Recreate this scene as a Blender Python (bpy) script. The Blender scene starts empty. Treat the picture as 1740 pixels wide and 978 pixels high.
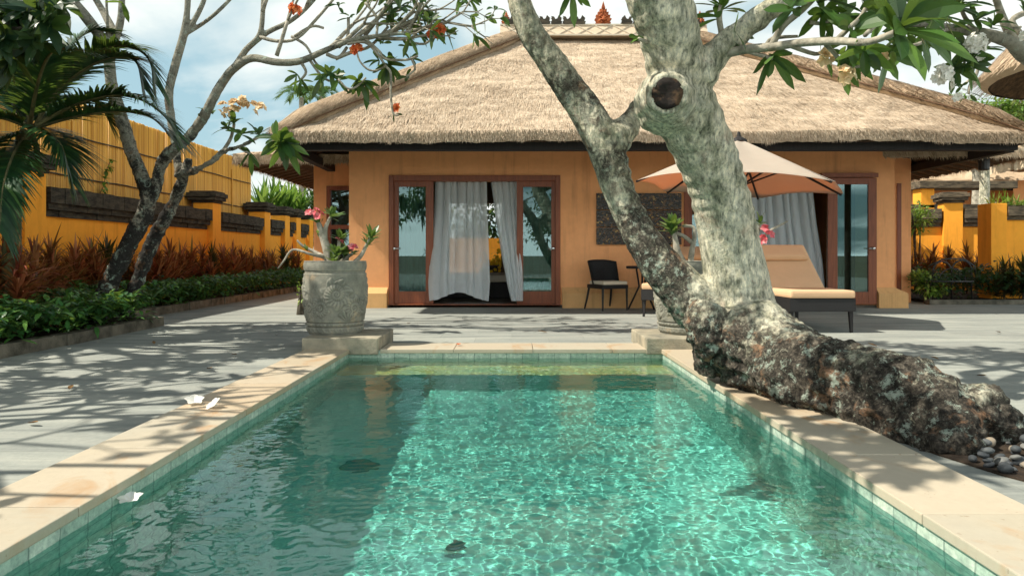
import bpy, bmesh, math, random
from mathutils import Vector, Matrix, noise
rnd = random.Random(7)
sc = bpy.context.scene
C = sc.collection
F, CX, HY, EYE = 1160.0, 870.0, 433.0, 0.92      # focal length in photo pixels, vanishing point, eye height
PI = math.pi

def P(px, py, Y):
    return Vector(((px - CX) * Y / F, Y, EYE + (HY - py) * Y / F))
def V3(*a): return Vector(a)
def nz(p, s=1.0, o=0.0): return noise.noise(Vector((p[0]*s+o, p[1]*s-o, p[2]*s+o*.5)))

# ------------------------------------------------------------------ materials
def srgb(r, g, b):
    f = lambda c: c/12.92 if c <= .04045 else ((c+.055)/1.055)**2.4
    return (f(r/255), f(g/255), f(b/255))
class NT:
    def __init__(s, name):
        s.m = bpy.data.materials.new(name); s.m.use_nodes = True
        s.t = s.m.node_tree; s.t.nodes.clear()
        s.out = s.t.nodes.new('ShaderNodeOutputMaterial')
    def n(s, kind, **kw):
        nd = s.t.nodes.new('ShaderNode'+kind)
        for k, v in kw.items():
            if k.startswith('i_'):
                nd.inputs[k[2:].replace('_', ' ')].default_value = v
            else: setattr(nd, k, v)
        return nd
    def l(s, a, b): s.t.links.new(a, b); return b
    def coord(s, scale=(1,1,1), rot=(0,0,0), kind='Object'):
        tc = s.n('TexCoord'); mp = s.n('Mapping')
        mp.inputs['Scale'].default_value = scale; mp.inputs['Rotation'].default_value = rot
        s.l(tc.outputs[kind], mp.inputs[0]); return mp.outputs[0]
    def noise(s, vec, scale, detail=5, rough=.6, dist=0):
        nd = s.n('TexNoise'); nd.inputs['Scale'].default_value = scale; nd.inputs['Detail'].default_value = detail
        nd.inputs['Roughness'].default_value = rough; nd.inputs['Distortion'].default_value = dist
        s.l(vec, nd.inputs['Vector']); return nd.outputs['Fac']
    def ramp(s, fac, stops, interp='LINEAR'):
        r = s.n('ValToRGB'); e = r.color_ramp.elements; r.color_ramp.interpolation = interp
        while len(e) < len(stops): e.new(.5)
        for el, (p, c) in zip(e, stops):
            el.position = p; el.color = (*c, 1) if len(c) == 3 else c
        s.l(fac, r.inputs[0]); return r.outputs[0]
    def mix(s, fac, a, b, mode='MIX'):
        m = s.n('Mix', data_type='RGBA', blend_type=mode)
        for sock, v in ((m.inputs[0], fac), (m.inputs[6], a), (m.inputs[7], b)):
            if isinstance(v, (int, float)): sock.default_value = v
            elif isinstance(v, tuple): sock.default_value = (*v, 1)
            else: s.l(v, sock)
        return m.outputs[2]
    def math(s, op, a, b=0.0):
        m = s.n('Math', operation=op)
        for sock, v in ((m.inputs[0], a), (m.inputs[1], b)):
            if isinstance(v, (int, float)): sock.default_value = v
            else: s.l(v, sock)
        return m.outputs[0]
    def bump(s, h, strength=.3, dist=.02, nrm=None):
        b = s.n('Bump'); b.inputs['Strength'].default_value = strength; b.inputs['Distance'].default_value = dist
        s.l(h, b.inputs['Height'])
        if nrm: s.l(nrm, b.inputs['Normal'])
        return b.outputs[0]
    def pbr(s, col, rough=.7, nrm=None, spec=.3, metal=0, sub=None):
        b = s.n('BsdfPrincipled'); b.inputs['Specular IOR Level'].default_value = spec; b.inputs['Metallic'].default_value = metal
        for k, v in (('Base Color', col), ('Roughness', rough)):
            if isinstance(v, tuple): b.inputs[k].default_value = (*v, 1)
            elif isinstance(v, (int, float)): b.inputs[k].default_value = v
            else: s.l(v, b.inputs[k])
        if nrm: s.l(nrm, b.inputs['Normal'])
        s.b = b
        return b.outputs[0]
    def done(s, sh): s.l(sh, s.out.inputs['Surface']); return s.m

def simple(name, c1, c2, scale=4, rough=.75, bump=.2, bscale=60, bdist=.01, stretch=(1,1,1), spec=.25, metal=0, lo=.35, hi=.68):
    t = NT(name); v = t.coord(stretch)
    f = t.noise(v, scale, 7, .62)
    col = t.ramp(f, [(lo, c1), (hi, c2)])
    nb = t.bump(t.noise(v, bscale, 4), bump, bdist) if bump else None
    return t.done(t.pbr(col, rough, nb, spec, metal))

def leafmat(name, stops, trans=.35, rough=.45, spec=.4):
    t = NT(name)
    g = t.n('NewGeometry'); col = t.ramp(g.outputs['Random Per Island'], stops)
    v = t.coord()
    f = t.noise(v, 1.7, 3)
    col = t.mix(.35, col, t.ramp(f, [(.35, (.35,.4,.38)), (.65, (1.25,1.2,.9))]), 'MULTIPLY')
    p = t.pbr(col, rough, None, spec)
    tr = t.n('BsdfTranslucent'); t.l(t.mix(.5, col, (.30,.42,.05), 'MIX'), tr.inputs[0])
    m = t.n('MixShader'); m.inputs[0].default_value = trans
    t.l(p, m.inputs[1]); t.l(tr.outputs[0], m.inputs[2])
    return t.done(m.outputs[0])

M = {}
# --- plaster walls
def plaster(name, c, dark):
    t = NT(name); v = t.coord()
    f = t.noise(v, .9, 8, .65); f2 = t.noise(v, 9, 5, .7)
    col = t.mix(t.ramp(f, [(.3, (0,0,0)), (.75, (1,1,1))]), c, dark)
    col = t.mix(.25, col, t.ramp(f2, [(.3, (.75,.72,.70)), (.7, (1.12,1.1,1.08))]), 'MULTIPLY')
    sv = t.coord((5, 5, .35)); st = t.noise(sv, 1.6, 6, .7)
    col = t.mix(t.math('MULTIPLY', t.ramp(st, [(.52, (0,0,0)), (.74, (1,1,1))]), .5), col, tuple(x*.55 for x in dark))
    nb = t.bump(t.noise(v, 70, 5), .18, .006)
    return t.done(t.pbr(col, .85, nb, .15))
M['wall'] = plaster('villa_plaster', (.88,.43,.20), (.80,.37,.16))
M['yellow'] = plaster('garden_wall_plaster', (.97,.425,.050), (.92,.37,.040))
M['skirt'] = plaster('skirting_plaster', (.74,.44,.20), (.60,.34,.14))
# --- thatch
def thatch(name, a, b, c):
    t = NT(name); g = t.n('NewGeometry'); v = t.coord()
    col = t.ramp(g.outputs['Random Per Island'], [(0, tuple(.7*x for x in a)), (.10, tuple(.5*(x+y) for x, y in zip(a, b))), (.22, b), (.6, b), (1, c)])
    big = t.noise(v, .55, 6, .6)
    col = t.mix(.5, col, t.ramp(big, [(.3, (.80,.76,.72)), (.68, (1.10,1.09,1.07))]), 'MULTIPLY')
    bl = t.noise(v, 7, 6, .7)
    col = t.mix(t.ramp(bl, [(.54, (0,0,0)), (.72, (.6,.6,.6))]), col, tuple(x*.5 for x in a))
    cs = t.noise(t.coord((.5, 2.6, 4.5)), 1.7, 7, .65, .5)
    col = t.mix(.45, col, t.ramp(cs, [(.34, (.62,.58,.54)), (.5, (1,1,1)), (.68, (1.12,1.11,1.09))]), 'MULTIPLY')
    nb = t.bump(t.noise(t.coord((1, .12, .12)), 110, 4), .5, .02)
    return t.done(t.pbr(col, .9, nb, .1))
M['thatch'] = thatch('thatch_straw', (.34,.25,.17), (.60,.485,.36), (.70,.60,.47))
M['thatch_cap'] = thatch('thatch_cap_straw', (.30,.21,.135), (.56,.43,.30), (.66,.55,.41))
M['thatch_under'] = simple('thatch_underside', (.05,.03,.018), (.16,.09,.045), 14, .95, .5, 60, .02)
# --- bark
def bark(name, pale, mid, dark, rust, zlo, zhi, lichen=.5, dark_amt=.5, sc_=1.0):
    t = NT(name); v = t.coord()
    n1 = t.noise(v, 3.2*sc_, 10, .72, .6); n2 = t.noise(v, 11*sc_, 8, .75, .3); n3 = t.noise(v, 38*sc_, 6, .7)
    col = t.ramp(n2, [(.30, mid), (.50, pale), (.72, tuple(min(1, x*1.25) for x in pale))])
    # dark crusty bark where the trunk is old (towards the root)
    sep = t.n('SeparateXYZ'); t.l(v, sep.inputs[0])
    mr = t.n('MapRange'); mr.inputs['From Min'].default_value = zlo; mr.inputs['From Max'].default_value = zhi
    mr.inputs['To Min'].default_value = 1.0; mr.inputs['To Max'].default_value = 0.0
    t.l(sep.outputs[2], mr.inputs['Value'])
    age = t.math('ADD', t.math('MULTIPLY', mr.outputs[0], dark_amt), t.math('MULTIPLY', t.math('SUBTRACT', n1, .5), 2.6))
    age = t.math('ADD', age, t.math('MULTIPLY', t.math('SUBTRACT', n3, .5), 1.3))
    col = t.mix(t.ramp(age, [(.18, (0,0,0)), (.52, (1,1,1))]), col, t.ramp(n3, [(.3, dark), (.7, tuple(x*2.6 for x in dark))]))
    n4 = t.noise(t.coord((1,1,1), (.5,.8,.2)), 5.5*sc_, 9, .7, .4)
    col = t.mix(t.ramp(n4, [(.57, (0,0,0)), (.66, (.75,.75,.75))]), col, rust)
    n5 = t.noise(t.coord((1,1,1), (1.5,.3,.9)), 7.5*sc_, 12, .8, .8)
    col = t.mix(t.ramp(n5, [(.60-.16*lichen, (0,0,0)), (.67-.14*lichen, (.8,.8,.8))]), col, (.40,.50,.42))
    vor = t.n('TexVoronoi', feature='DISTANCE_TO_EDGE'); vor.inputs['Scale'].default_value = 16*sc_
    dv = t.n('Mix', data_type='VECTOR'); dv.inputs[0].default_value = .35
    t.l(v, dv.inputs[4]); 
    nn = t.n('TexNoise'); nn.inputs['Scale'].default_value = 6*sc_; t.l(v, nn.inputs['Vector']); t.l(nn.outputs['Color'], dv.inputs[5])
    t.l(dv.outputs[1], vor.inputs['Vector'])
    cr = t.ramp(vor.outputs['Distance'], [(0, (0,0,0)), (.09, (1,1,1))])
    agec = t.ramp(age, [(.2, (0,0,0)), (.6, (1,1,1))])
    h = t.math('ADD', t.math('MULTIPLY', n2, .8), t.math('MULTIPLY', n3, .45))
    nb = t.bump(h, 1.0, .035)
    return t.done(t.pbr(col, .92, nb, .15))
def hero_bark():
    t = NT('pale_lichen_bark'); v = t.coord()
    at = t.n('Attribute', attribute_name='age'); age = at.outputs['Fac']
    big = t.noise(v, 2.6, 8, .68, .5); mid = t.noise(t.coord((1,1,.5)), 9, 8, .7, .4); fine = t.noise(t.coord((1,1,.38)), 42, 6, .7); cr = t.noise(v, 20, 10, .75, .3); cr2 = t.noise(v, 48, 8, .72)
    pale = t.ramp(mid, [(.32, (.13,.14,.10)), (.42, (.33,.325,.25)), (.52, (.56,.53,.43)), (.68, (.78,.74,.62))])
    pale = t.mix(.9, pale, t.ramp(fine, [(.36, (.30,.32,.30)), (.48, (.90,.92,.88)), (.62, (1.45,1.40,1.28))]), 'MULTIPLY')
    pale = t.mix(t.ramp(t.noise(t.coord((1,1,1), (.4,1,.2)), 4.2, 8, .7, .6), [(.55, (0,0,0)), (.68, (.7,.7,.7))]), pale, (.40,.29,.22))
    pale = t.mix(t.ramp(t.noise(t.coord((1,1,1), (1.4,.1,.6)), 5, 8, .7, .5), [(.54, (0,0,0)), (.66, (.6,.6,.6))]), pale, (.37,.39,.33))
    crust = t.ramp(t.math('ADD', t.math('MULTIPLY', cr, .6), t.math('MULTIPLY', cr2, .4)), [(.37, (.011,.010,.009)), (.48, (.036,.032,.027)), (.56, (.115,.10,.08)), (.66, (.33,.29,.23))])
    crust = t.mix(t.ramp(t.noise(t.coord((1,1,1), (.2,.7,1.3)), 6, 9, .75, .2), [(.56, (0,0,0)), (.64, (.75,.75,.75))]), crust, (.36,.21,.125))
    crust = t.mix(t.ramp(t.noise(t.coord((1,1,1), (1.5,.3,.9)), 10, 12, .8, .15), [(.545, (0,0,0)), (.585, (.85,.85,.85))]), crust, t.ramp(cr2, [(.3, (.20,.26,.21)), (.7, (.52,.58,.49))]))
    m = t.math('ADD', age, t.math('ADD', t.math('MULTIPLY', t.math('SUBTRACT', big, .5), 1.7), t.math('MULTIPLY', t.math('SUBTRACT', cr, .5), 1.6)))
    mask = t.ramp(m, [(.40, (0,0,0)), (.70, (1,1,1))])
    col = t.mix(mask, pale, crust)
    h = t.math('ADD', t.math('MULTIPLY', cr, .7), t.math('ADD', t.math('MULTIPLY', cr2, .4), t.math('MULTIPLY', fine, .25)))
    return t.done(t.pbr(col, .93, t.bump(h, 1.0, .035), .12))
M['bark_hero'] = hero_bark()
M['bark_left'] = bark('dark_lichen_bark', (.27,.26,.21), (.10,.10,.08), (.018,.017,.016), (.16,.09,.05), 0.4, 2.9, .30, .85)
M['bark_pale'] = simple('pale_twig_bark', (.17,.16,.125), (.46,.42,.34), 14, .85, .5, 60, .01)
M['bark_dark'] = simple('dark_trunk_bark', (.03,.026,.02), (.13,.11,.08), 8, .9, .5, 40, .02)
M['palm_stem'] = simple('palm_stem_skin', (.06,.07,.03), (.20,.17,.08), 5, .8, .3, 40, .01)
# --- leaves
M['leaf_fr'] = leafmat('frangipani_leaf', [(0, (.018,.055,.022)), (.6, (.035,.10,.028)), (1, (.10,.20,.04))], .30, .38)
M['leaf_near'] = leafmat('frangipani_leaf_sunlit', [(0, (.03,.08,.025)), (.5, (.055,.13,.03)), (1, (.13,.24,.05))], .32, .38)  # lighter copy of the frangipani leaf, sunlight put into its colour
M['leaf_dark'] = leafmat('dark_foliage', [(0, (.010,.034,.018)), (.7, (.018,.055,.024)), (1, (.05,.11,.03))], .25, .4)
M['leaf_palm'] = leafmat('palm_leaflet', [(0, (.010,.042,.021)), (.7, (.022,.082,.030)), (1, (.07,.16,.04))], .22, .36)
M['leaf_hedge'] = leafmat('hedge_leaf', [(0, (.016,.062,.024)), (.6, (.046,.165,.045)), (1, (.17,.36,.08))], .3, .42)
M['leaf_lime'] = leafmat('lime_leaf', [(0, (.09,.18,.03)), (.6, (.20,.32,.05)), (1, (.42,.48,.12))], .4, .45)
M['leaf_bright'] = leafmat('bright_strap_leaf', [(0, (.06,.16,.03)), (.6, (.14,.30,.05)), (1, (.34,.48,.13))], .4, .45)
M['leaf_red'] = leafmat('cordyline_leaf_red', [(0, (.14,.022,.016)), (.45, (.42,.09,.045)), (.85, (.58,.23,.11)), (1, (.22,.16,.05))], .25, .5)
M['leaf_reddark'] = leafmat('cordyline_leaf_dark', [(0, (.020,.016,.012)), (.5, (.05,.035,.018)), (.85, (.10,.05,.025)), (1, (.07,.08,.025))], .25, .5)
M['leaf_desert'] = leafmat('desert_rose_leaf', [(0, (.05,.11,.03)), (.6, (.10,.18,.05)), (1, (.24,.32,.10))], .3, .4)
def petal(name, a, b):
    t = NT(name); g = t.n('NewGeometry'); col = t.ramp(g.outputs['Random Per Island'], [(0, a), (1, b)])
    p = t.pbr(col, .5, None, .3); tr = t.n('BsdfTranslucent'); t.l(col, tr.inputs[0])
    m = t.n('MixShader'); m.inputs[0].default_value = .3; t.l(p, m.inputs[1]); t.l(tr.outputs[0], m.inputs[2]); return t.done(m.outputs[0])
M['fl_white'] = petal('white_petal', (.88,.86,.78), (.92,.91,.88))
M['fl_cream'] = petal('cream_pink_petal', (.80,.55,.28), (.85,.72,.50))
M['fl_red'] = petal('orange_red_petal', (.60,.10,.03), (.78,.28,.09))
M['fl_pink'] = petal('pink_petal', (.75,.10,.14), (.85,.36,.36))
M['fl_yellow'] = petal('yellow_petal', (.80,.55,.02), (.85,.70,.08))
# --- stone, paving, pool
def terrace():
    t = NT('slate_paving'); v = t.coord()
    br = t.n('TexBrick'); br.inputs['Scale'].default_value = 1.0; br.inputs['Mortar Size'].default_value = .006
    br.inputs['Brick Width'].default_value = .8; br.inputs['Row Height'].default_value = .4; br.offset = .5
    br.inputs['Color1'].default_value = (.80,.81,.82,1); br.inputs['Color2'].default_value = (1.10,1.10,1.08,1); br.inputs['Mortar'].default_value = (.72,.72,.72,1)
    t.l(v, br.inputs['Vector'])
    sv = t.coord((.5, 3.5, 1)); f = t.noise(sv, 1.6, 9, .68, .3); f2 = t.noise(v, 26, 6, .7)
    col = t.ramp(f, [(.3, (.195,.21,.20)), (.5, (.305,.32,.292)), (.75, (.40,.40,.355))])
    col = t.mix(.5, col, br.outputs['Color'], 'MULTIPLY')
    col = t.mix(.4, col, t.ramp(f2, [(.3, (.70,.72,.73)), (.7, (1.16,1.14,1.12))]), 'MULTIPLY')
    col = t.mix(t.ramp(t.noise(v, .7, 7, .65), [(.5, (0,0,0)), (.72, (.45,.45,.45))]), col, (.17,.175,.165))
    h = t.math('ADD', t.math('MULTIPLY', f2, .5), t.math('MULTIPLY', f, .8))
    return t.done(t.pbr(col, .85, t.bump(h, .5, .014), .10))
M['terrace'] = terrace()
def coping():
    t = NT('cream_sandstone'); v = t.coord()
    f = t.noise(t.coord((1.3, .8, 1)), 2.2, 8, .6, 1.2); f2 = t.noise(v, 22, 7, .7); f3 = t.noise(v, 90, 4)
    g = t.n('NewGeometry')
    base = t.ramp(g.outputs['Random Per Island'], [(0, (.42,.38,.295)), (.35, (.48,.42,.32)), (.6, (.47,.375,.26)), (.8, (.47,.43,.345)), (1, (.44,.365,.26))])
    col = t.mix(t.ramp(f, [(.55, (0,0,0)), (.70, (.8,.8,.8))]), base, (.42,.235,.10))
    col = t.mix(t.ramp(t.noise(v, 1.1, 5, .6), [(.55,(0,0,0)), (.7,(.5,.5,.5))]), col, (.40,.39,.335))
    col = t.mix(.35, col, t.ramp(f2, [(.3, (.82,.80,.77)), (.7, (1.08,1.07,1.05))]), 'MULTIPLY')
    col = t.mix(t.ramp(t.noise(v, 45, 3, .5), [(.70,(0,0,0)), (.74,(.5,.5,.5))]), col, (.22,.14,.08))
    return t.done(t.pbr(col, .55, t.bump(t.math('ADD', f2, t.math('MULTIPLY', f3, .4)), .25, .006), .35))
M['coping'] = coping()
def tiles(name, a, b, c, bw, rh, mort, ms=.006, mess=.35):
    t = NT(name); v = t.coord(kind='UV')
    br = t.n('TexBrick'); br.inputs['Scale'].default_value = 1.0; br.inputs['Mortar Size'].default_value = ms
    br.inputs['Brick Width'].default_value = bw; br.inputs['Row Height'].default_value = rh; br.offset = 0.0
    br.inputs['Color1'].default_value = (*a,1); br.inputs['Color2'].default_value = (*b,1); br.inputs['Mortar'].default_value = (*mort,1)
    nz_ = t.n('TexNoise'); nz_.inputs['Scale'].default_value = 5; nz_.inputs['Detail'].default_value = 4; t.l(v, nz_.inputs['Vector'])
    wv = t.n('Mix', data_type='VECTOR'); wv.inputs[0].default_value = .045; t.l(v, wv.inputs[4]); t.l(nz_.outputs['Color'], wv.inputs[5]); t.l(wv.outputs[1], br.inputs['Vector'])
    o = t.coord(); f = t.noise(o, 9, 8, .7, .5); f2 = t.noise(o, 30, 6, .7)
    col = t.mix(t.ramp(f, [(.45, (0,0,0)), (.68, (.75,.75,.75))]), br.outputs['Color'], c)
    col = t.mix(mess, col, t.ramp(f2, [(.28, (.45,.5,.5)), (.7, (1.25,1.22,1.15))]), 'MULTIPLY')
    h = t.math('ADD', t.math('MULTIPLY', f2, .4), t.math('MULTIPLY', br.outputs['Fac'], -.6))
    return t.done(t.pbr(col, .45, t.bump(h, .4, .012), .4))
M['tile_wall'] = tiles('green_stone_tile', (.38,.50,.43), (.60,.66,.58), (.27,.38,.32), .145, .105, (.26,.33,.29), .004, .9)
M['tile_floor'] = tiles('green_pool_floor_tile', (.40,.66,.56), (.45,.70,.60), (.30,.58,.50), .2, .2, (.36,.62,.53), .004, .35)
M['ledge'] = simple('stained_ledge_stone', (.46,.40,.24), (.75,.40,.12), 3.5, .7, .2, 40, .01)
M['ledge_body'] = simple('green_ledge_stone', (.16,.34,.29), (.26,.46,.39), 6, .6, .2, 40, .01)
M['plinth'] = simple('weathered_plinth_stone', (.20,.19,.15), (.42,.37,.27), 5, .9, .5, 45, .015)
def potstone():
    t = NT('carved_grey_stone'); v = t.coord(); f = t.noise(v, 7, 8, .7); f2 = t.noise(v, 50, 5)
    geo = t.n('NewGeometry')
    col = t.ramp(f, [(.3, (.13,.135,.115)), (.55, (.27,.265,.22)), (.75, (.40,.36,.27))])
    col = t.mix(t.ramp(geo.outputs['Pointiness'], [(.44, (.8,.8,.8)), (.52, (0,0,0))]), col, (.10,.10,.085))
    col = t.mix(t.ramp(t.noise(v, 3.3, 6), [(.6,(0,0,0)),(.72,(.6,.6,.6))]), col, (.46,.30,.15))
    return t.done(t.pbr(col, .9, t.bump(f2, .4, .008), .15))
M['pot'] = potstone()
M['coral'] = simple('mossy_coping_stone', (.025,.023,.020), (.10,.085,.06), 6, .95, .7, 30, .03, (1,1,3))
M['coral_sun'] = simple('sunlit_weathered_stone', (.05,.042,.032), (.22,.17,.11), 5, .95, .7, 30, .03, (1,1,4))  # coping stone again, with the sun's brightness put into the colour
M['kerb'] = simple('kerb_concrete', (.055,.052,.04), (.19,.17,.13), 5, .95, .5, 50, .015)
M['soil'] = simple('garden_soil', (.020,.014,.010), (.06,.042,.028), 8, 1, .7, 40, .03)
M['ground'] = simple('far_ground', (.07,.075,.05), (.16,.15,.11), .2, 1, .3, 6, .05)
def pebblem():
    t = NT('river_pebble'); g = t.n('NewGeometry'); v = t.coord()
    col = t.n('ObjectInfo').outputs['Random']
    col = t.ramp(col, [(0, (.035,.040,.046)), (.55, (.085,.095,.10)), (.85, (.17,.17,.16)), (1, (.28,.23,.17))])
    col = t.mix(.4, col, t.ramp(t.noise(v, 30, 5), [(.3,(.7,.7,.7)), (.7,(1.15,1.12,1.1))]), 'MULTIPLY')
    return t.done(t.pbr(col, .6, t.bump(t.noise(v, 60, 4), .15, .004), .3))
M['pebble'] = pebblem()
# --- wood, metal, cloth, glass
def wood(name, a, b, rough=.4):
    t = NT(name); f = t.noise(t.coord((14, 14, 1.2)), 2.5, 7, .6, .6)
    col = t.ramp(f, [(.3, a), (.7, b)])
    return t.done(t.pbr(col, rough, t.bump(f, .12, .004), .4))
M['wood'] = wood('red_hardwood', (.16,.040,.014), (.27,.075,.026))
M['wood_dark'] = wood('dark_timber', (.010,.010,.012), (.024,.021,.020), .7)
M['rafter'] = wood('rafter_timber', (.10,.055,.028), (.19,.10,.05), .7)
M['metal_black'] = simple('black_iron', (.012,.012,.012), (.03,.028,.026), 12, .5, .1, 60, .003, spec=.5)
M['steel'] = simple('brushed_steel', (.55,.55,.55), (.7,.7,.7), 20, .25, 0, metal=1)
def weave(name, c1, c2):
    t = NT(name); v = t.coord((1,1,1))
    w1 = t.n('TexWave'); w1.inputs['Scale'].default_value = 28; t.l(v, w1.inputs['Vector'])
    w2 = t.n('TexWave', bands_direction='Z'); w2.inputs['Scale'].default_value = 28; t.l(v, w2.inputs['Vector'])
    f = t.math('MULTIPLY', w1.outputs['Fac'], w2.outputs['Fac'])
    return t.done(t.pbr(t.ramp(f, [(0, c1), (1, c2)]), .5, t.bump(f, .8, .006), .4))
M['wicker'] = weave('black_wicker', (.006,.006,.007), (.028,.028,.030))
def cloth(name, c, trans=.0, tcol=None, bs=300):
    t = NT(name); v = t.coord()
    col = t.mix(.3, c, t.ramp(t.noise(v, 6, 5), [(.3, (.86,.85,.84)), (.7, (1.08,1.07,1.05))]), 'MULTIPLY')
    p = t.pbr(col, .9, t.bump(t.noise(v, bs, 2), .15, .003), .1)
    if trans:
        tr = t.n('BsdfTranslucent'); tr.inputs[0].default_value = (*(tcol or c), 1)
        m = t.n('MixShader'); m.inputs[0].default_value = trans; t.l(p, m.inputs[1]); t.l(tr.outputs[0], m.inputs[2]); p = m.outputs[0]
    return t.done(p)
M['canopy'] = cloth('cream_canvas', (.58,.59,.51), .42, (.92,.40,.09))
M['cushion'] = cloth('apricot_cushion', (.70,.46,.28))
M['cushion_cream'] = cloth('cream_cushion', (.62,.55,.44))
def sheer(name, a, trans):
    t = NT(name)
    d = t.n('BsdfDiffuse'); d.inputs[0].default_value = (*a, 1)
    tl = t.n('BsdfTranslucent'); tl.inputs[0].default_value = (*a, 1)
    m1 = t.n('MixShader'); m1.inputs[0].default_value = .4; t.l(d.outputs[0], m1.inputs[1]); t.l(tl.outputs[0], m1.inputs[2])
    tp = t.n('BsdfTransparent'); tp.inputs[0].default_value = (.95,.97,.98,1)
    lw = t.n('LayerWeight'); lw.inputs[0].default_value = .35
    k = t.math('SUBTRACT', trans, t.math('MULTIPLY', lw.outputs['Facing'], trans*.9))
    m2 = t.n('MixShader'); t.l(k, m2.inputs[0]); t.l(m1.outputs[0], m2.inputs[1]); t.l(tp.outputs[0], m2.inputs[2])
    return t.done(m2.outputs[0])
M['sheer'] = sheer('sheer_white_voile', (.90,.95,.97), .30)
M['drape'] = cloth('beige_drape', (.55,.47,.36))
def glass():
    t = NT('window_glass')
    tp = t.n('BsdfTransparent'); tp.inputs[0].default_value = (.50,.66,.66,1)
    gl = t.n('BsdfGlossy'); gl.inputs['Roughness'].default_value = .004; gl.inputs[0].default_value = (.75,.95,.97,1)
    fr = t.n('Fresnel'); fr.inputs[0].default_value = 1.9
    m = t.n('MixShader'); t.l(t.math('ADD', t.math('MULTIPLY', fr.outputs[0], .8), .02), m.inputs[0]); t.l(tp.outputs[0], m.inputs[1]); t.l(gl.outputs[0], m.inputs[2])
    return t.done(m.outputs[0])
M['glass'] = glass()
def water():
    t = NT('pool_water')
    b = t.n('BsdfPrincipled'); b.inputs['Roughness'].default_value = 0; b.inputs['IOR'].default_value = 1.33
    b.inputs['Transmission Weight'].default_value = 1; b.inputs['Base Color'].default_value = (.40,.97,.93,1)
    return t.done(b.outputs[0])
M['water'] = water()
def mosaic():
    t = NT('brown_shell_mosaic'); vo = t.n('TexVoronoi'); vo.inputs['Scale'].default_value = 34; t.l(t.coord(), vo.inputs['Vector'])
    sp = t.n('SeparateColor'); t.l(vo.outputs['Color'], sp.inputs[0])
    col = t.ramp(sp.outputs[0], [(0, (.008,.006,.004)), (.45, (.030,.018,.008)), (.8, (.10,.05,.015)), (.97, (.30,.18,.05)), (1, (.5,.4,.2))], 'CONSTANT')
    return t.done(t.pbr(col, .25, t.bump(vo.outputs['Distance'], .6, .01), .5))
M['mosaic'] = mosaic()
M['bamboo'] = None
def bamboo():
    t = NT('golden_bamboo'); g = t.n('NewGeometry'); v = t.coord((9, 9, .5))
    col = t.ramp(g.outputs['Random Per Island'], [(0, (.52,.25,.035)), (.5, (.66,.35,.055)), (1, (.76,.44,.085))])
    col = t.mix(.5, col, t.ramp(t.noise(v, 2, 5), [(.3,(.7,.66,.6)), (.7,(1.1,1.08,1.05))]), 'MULTIPLY')
    return t.done(t.pbr(col, .5, None, .35))
M['bamboo'] = bamboo()
M['terracotta'] = simple('red_terracotta', (.22,.05,.02), (.50,.16,.06), 12, .85, .5, 50, .01)
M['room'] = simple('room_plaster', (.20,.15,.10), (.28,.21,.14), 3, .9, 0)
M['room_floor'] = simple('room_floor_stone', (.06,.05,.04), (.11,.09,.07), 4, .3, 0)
M['heartwood'] = simple('cut_heartwood', (.015,.011,.009), (.20,.115,.06), 9, .85, .5, 40, .01, lo=.45, hi=.7)
M['fixture'] = simple('drain_grate_metal', (.10,.27,.23), (.15,.34,.29), 10, .6, .2)

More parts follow.
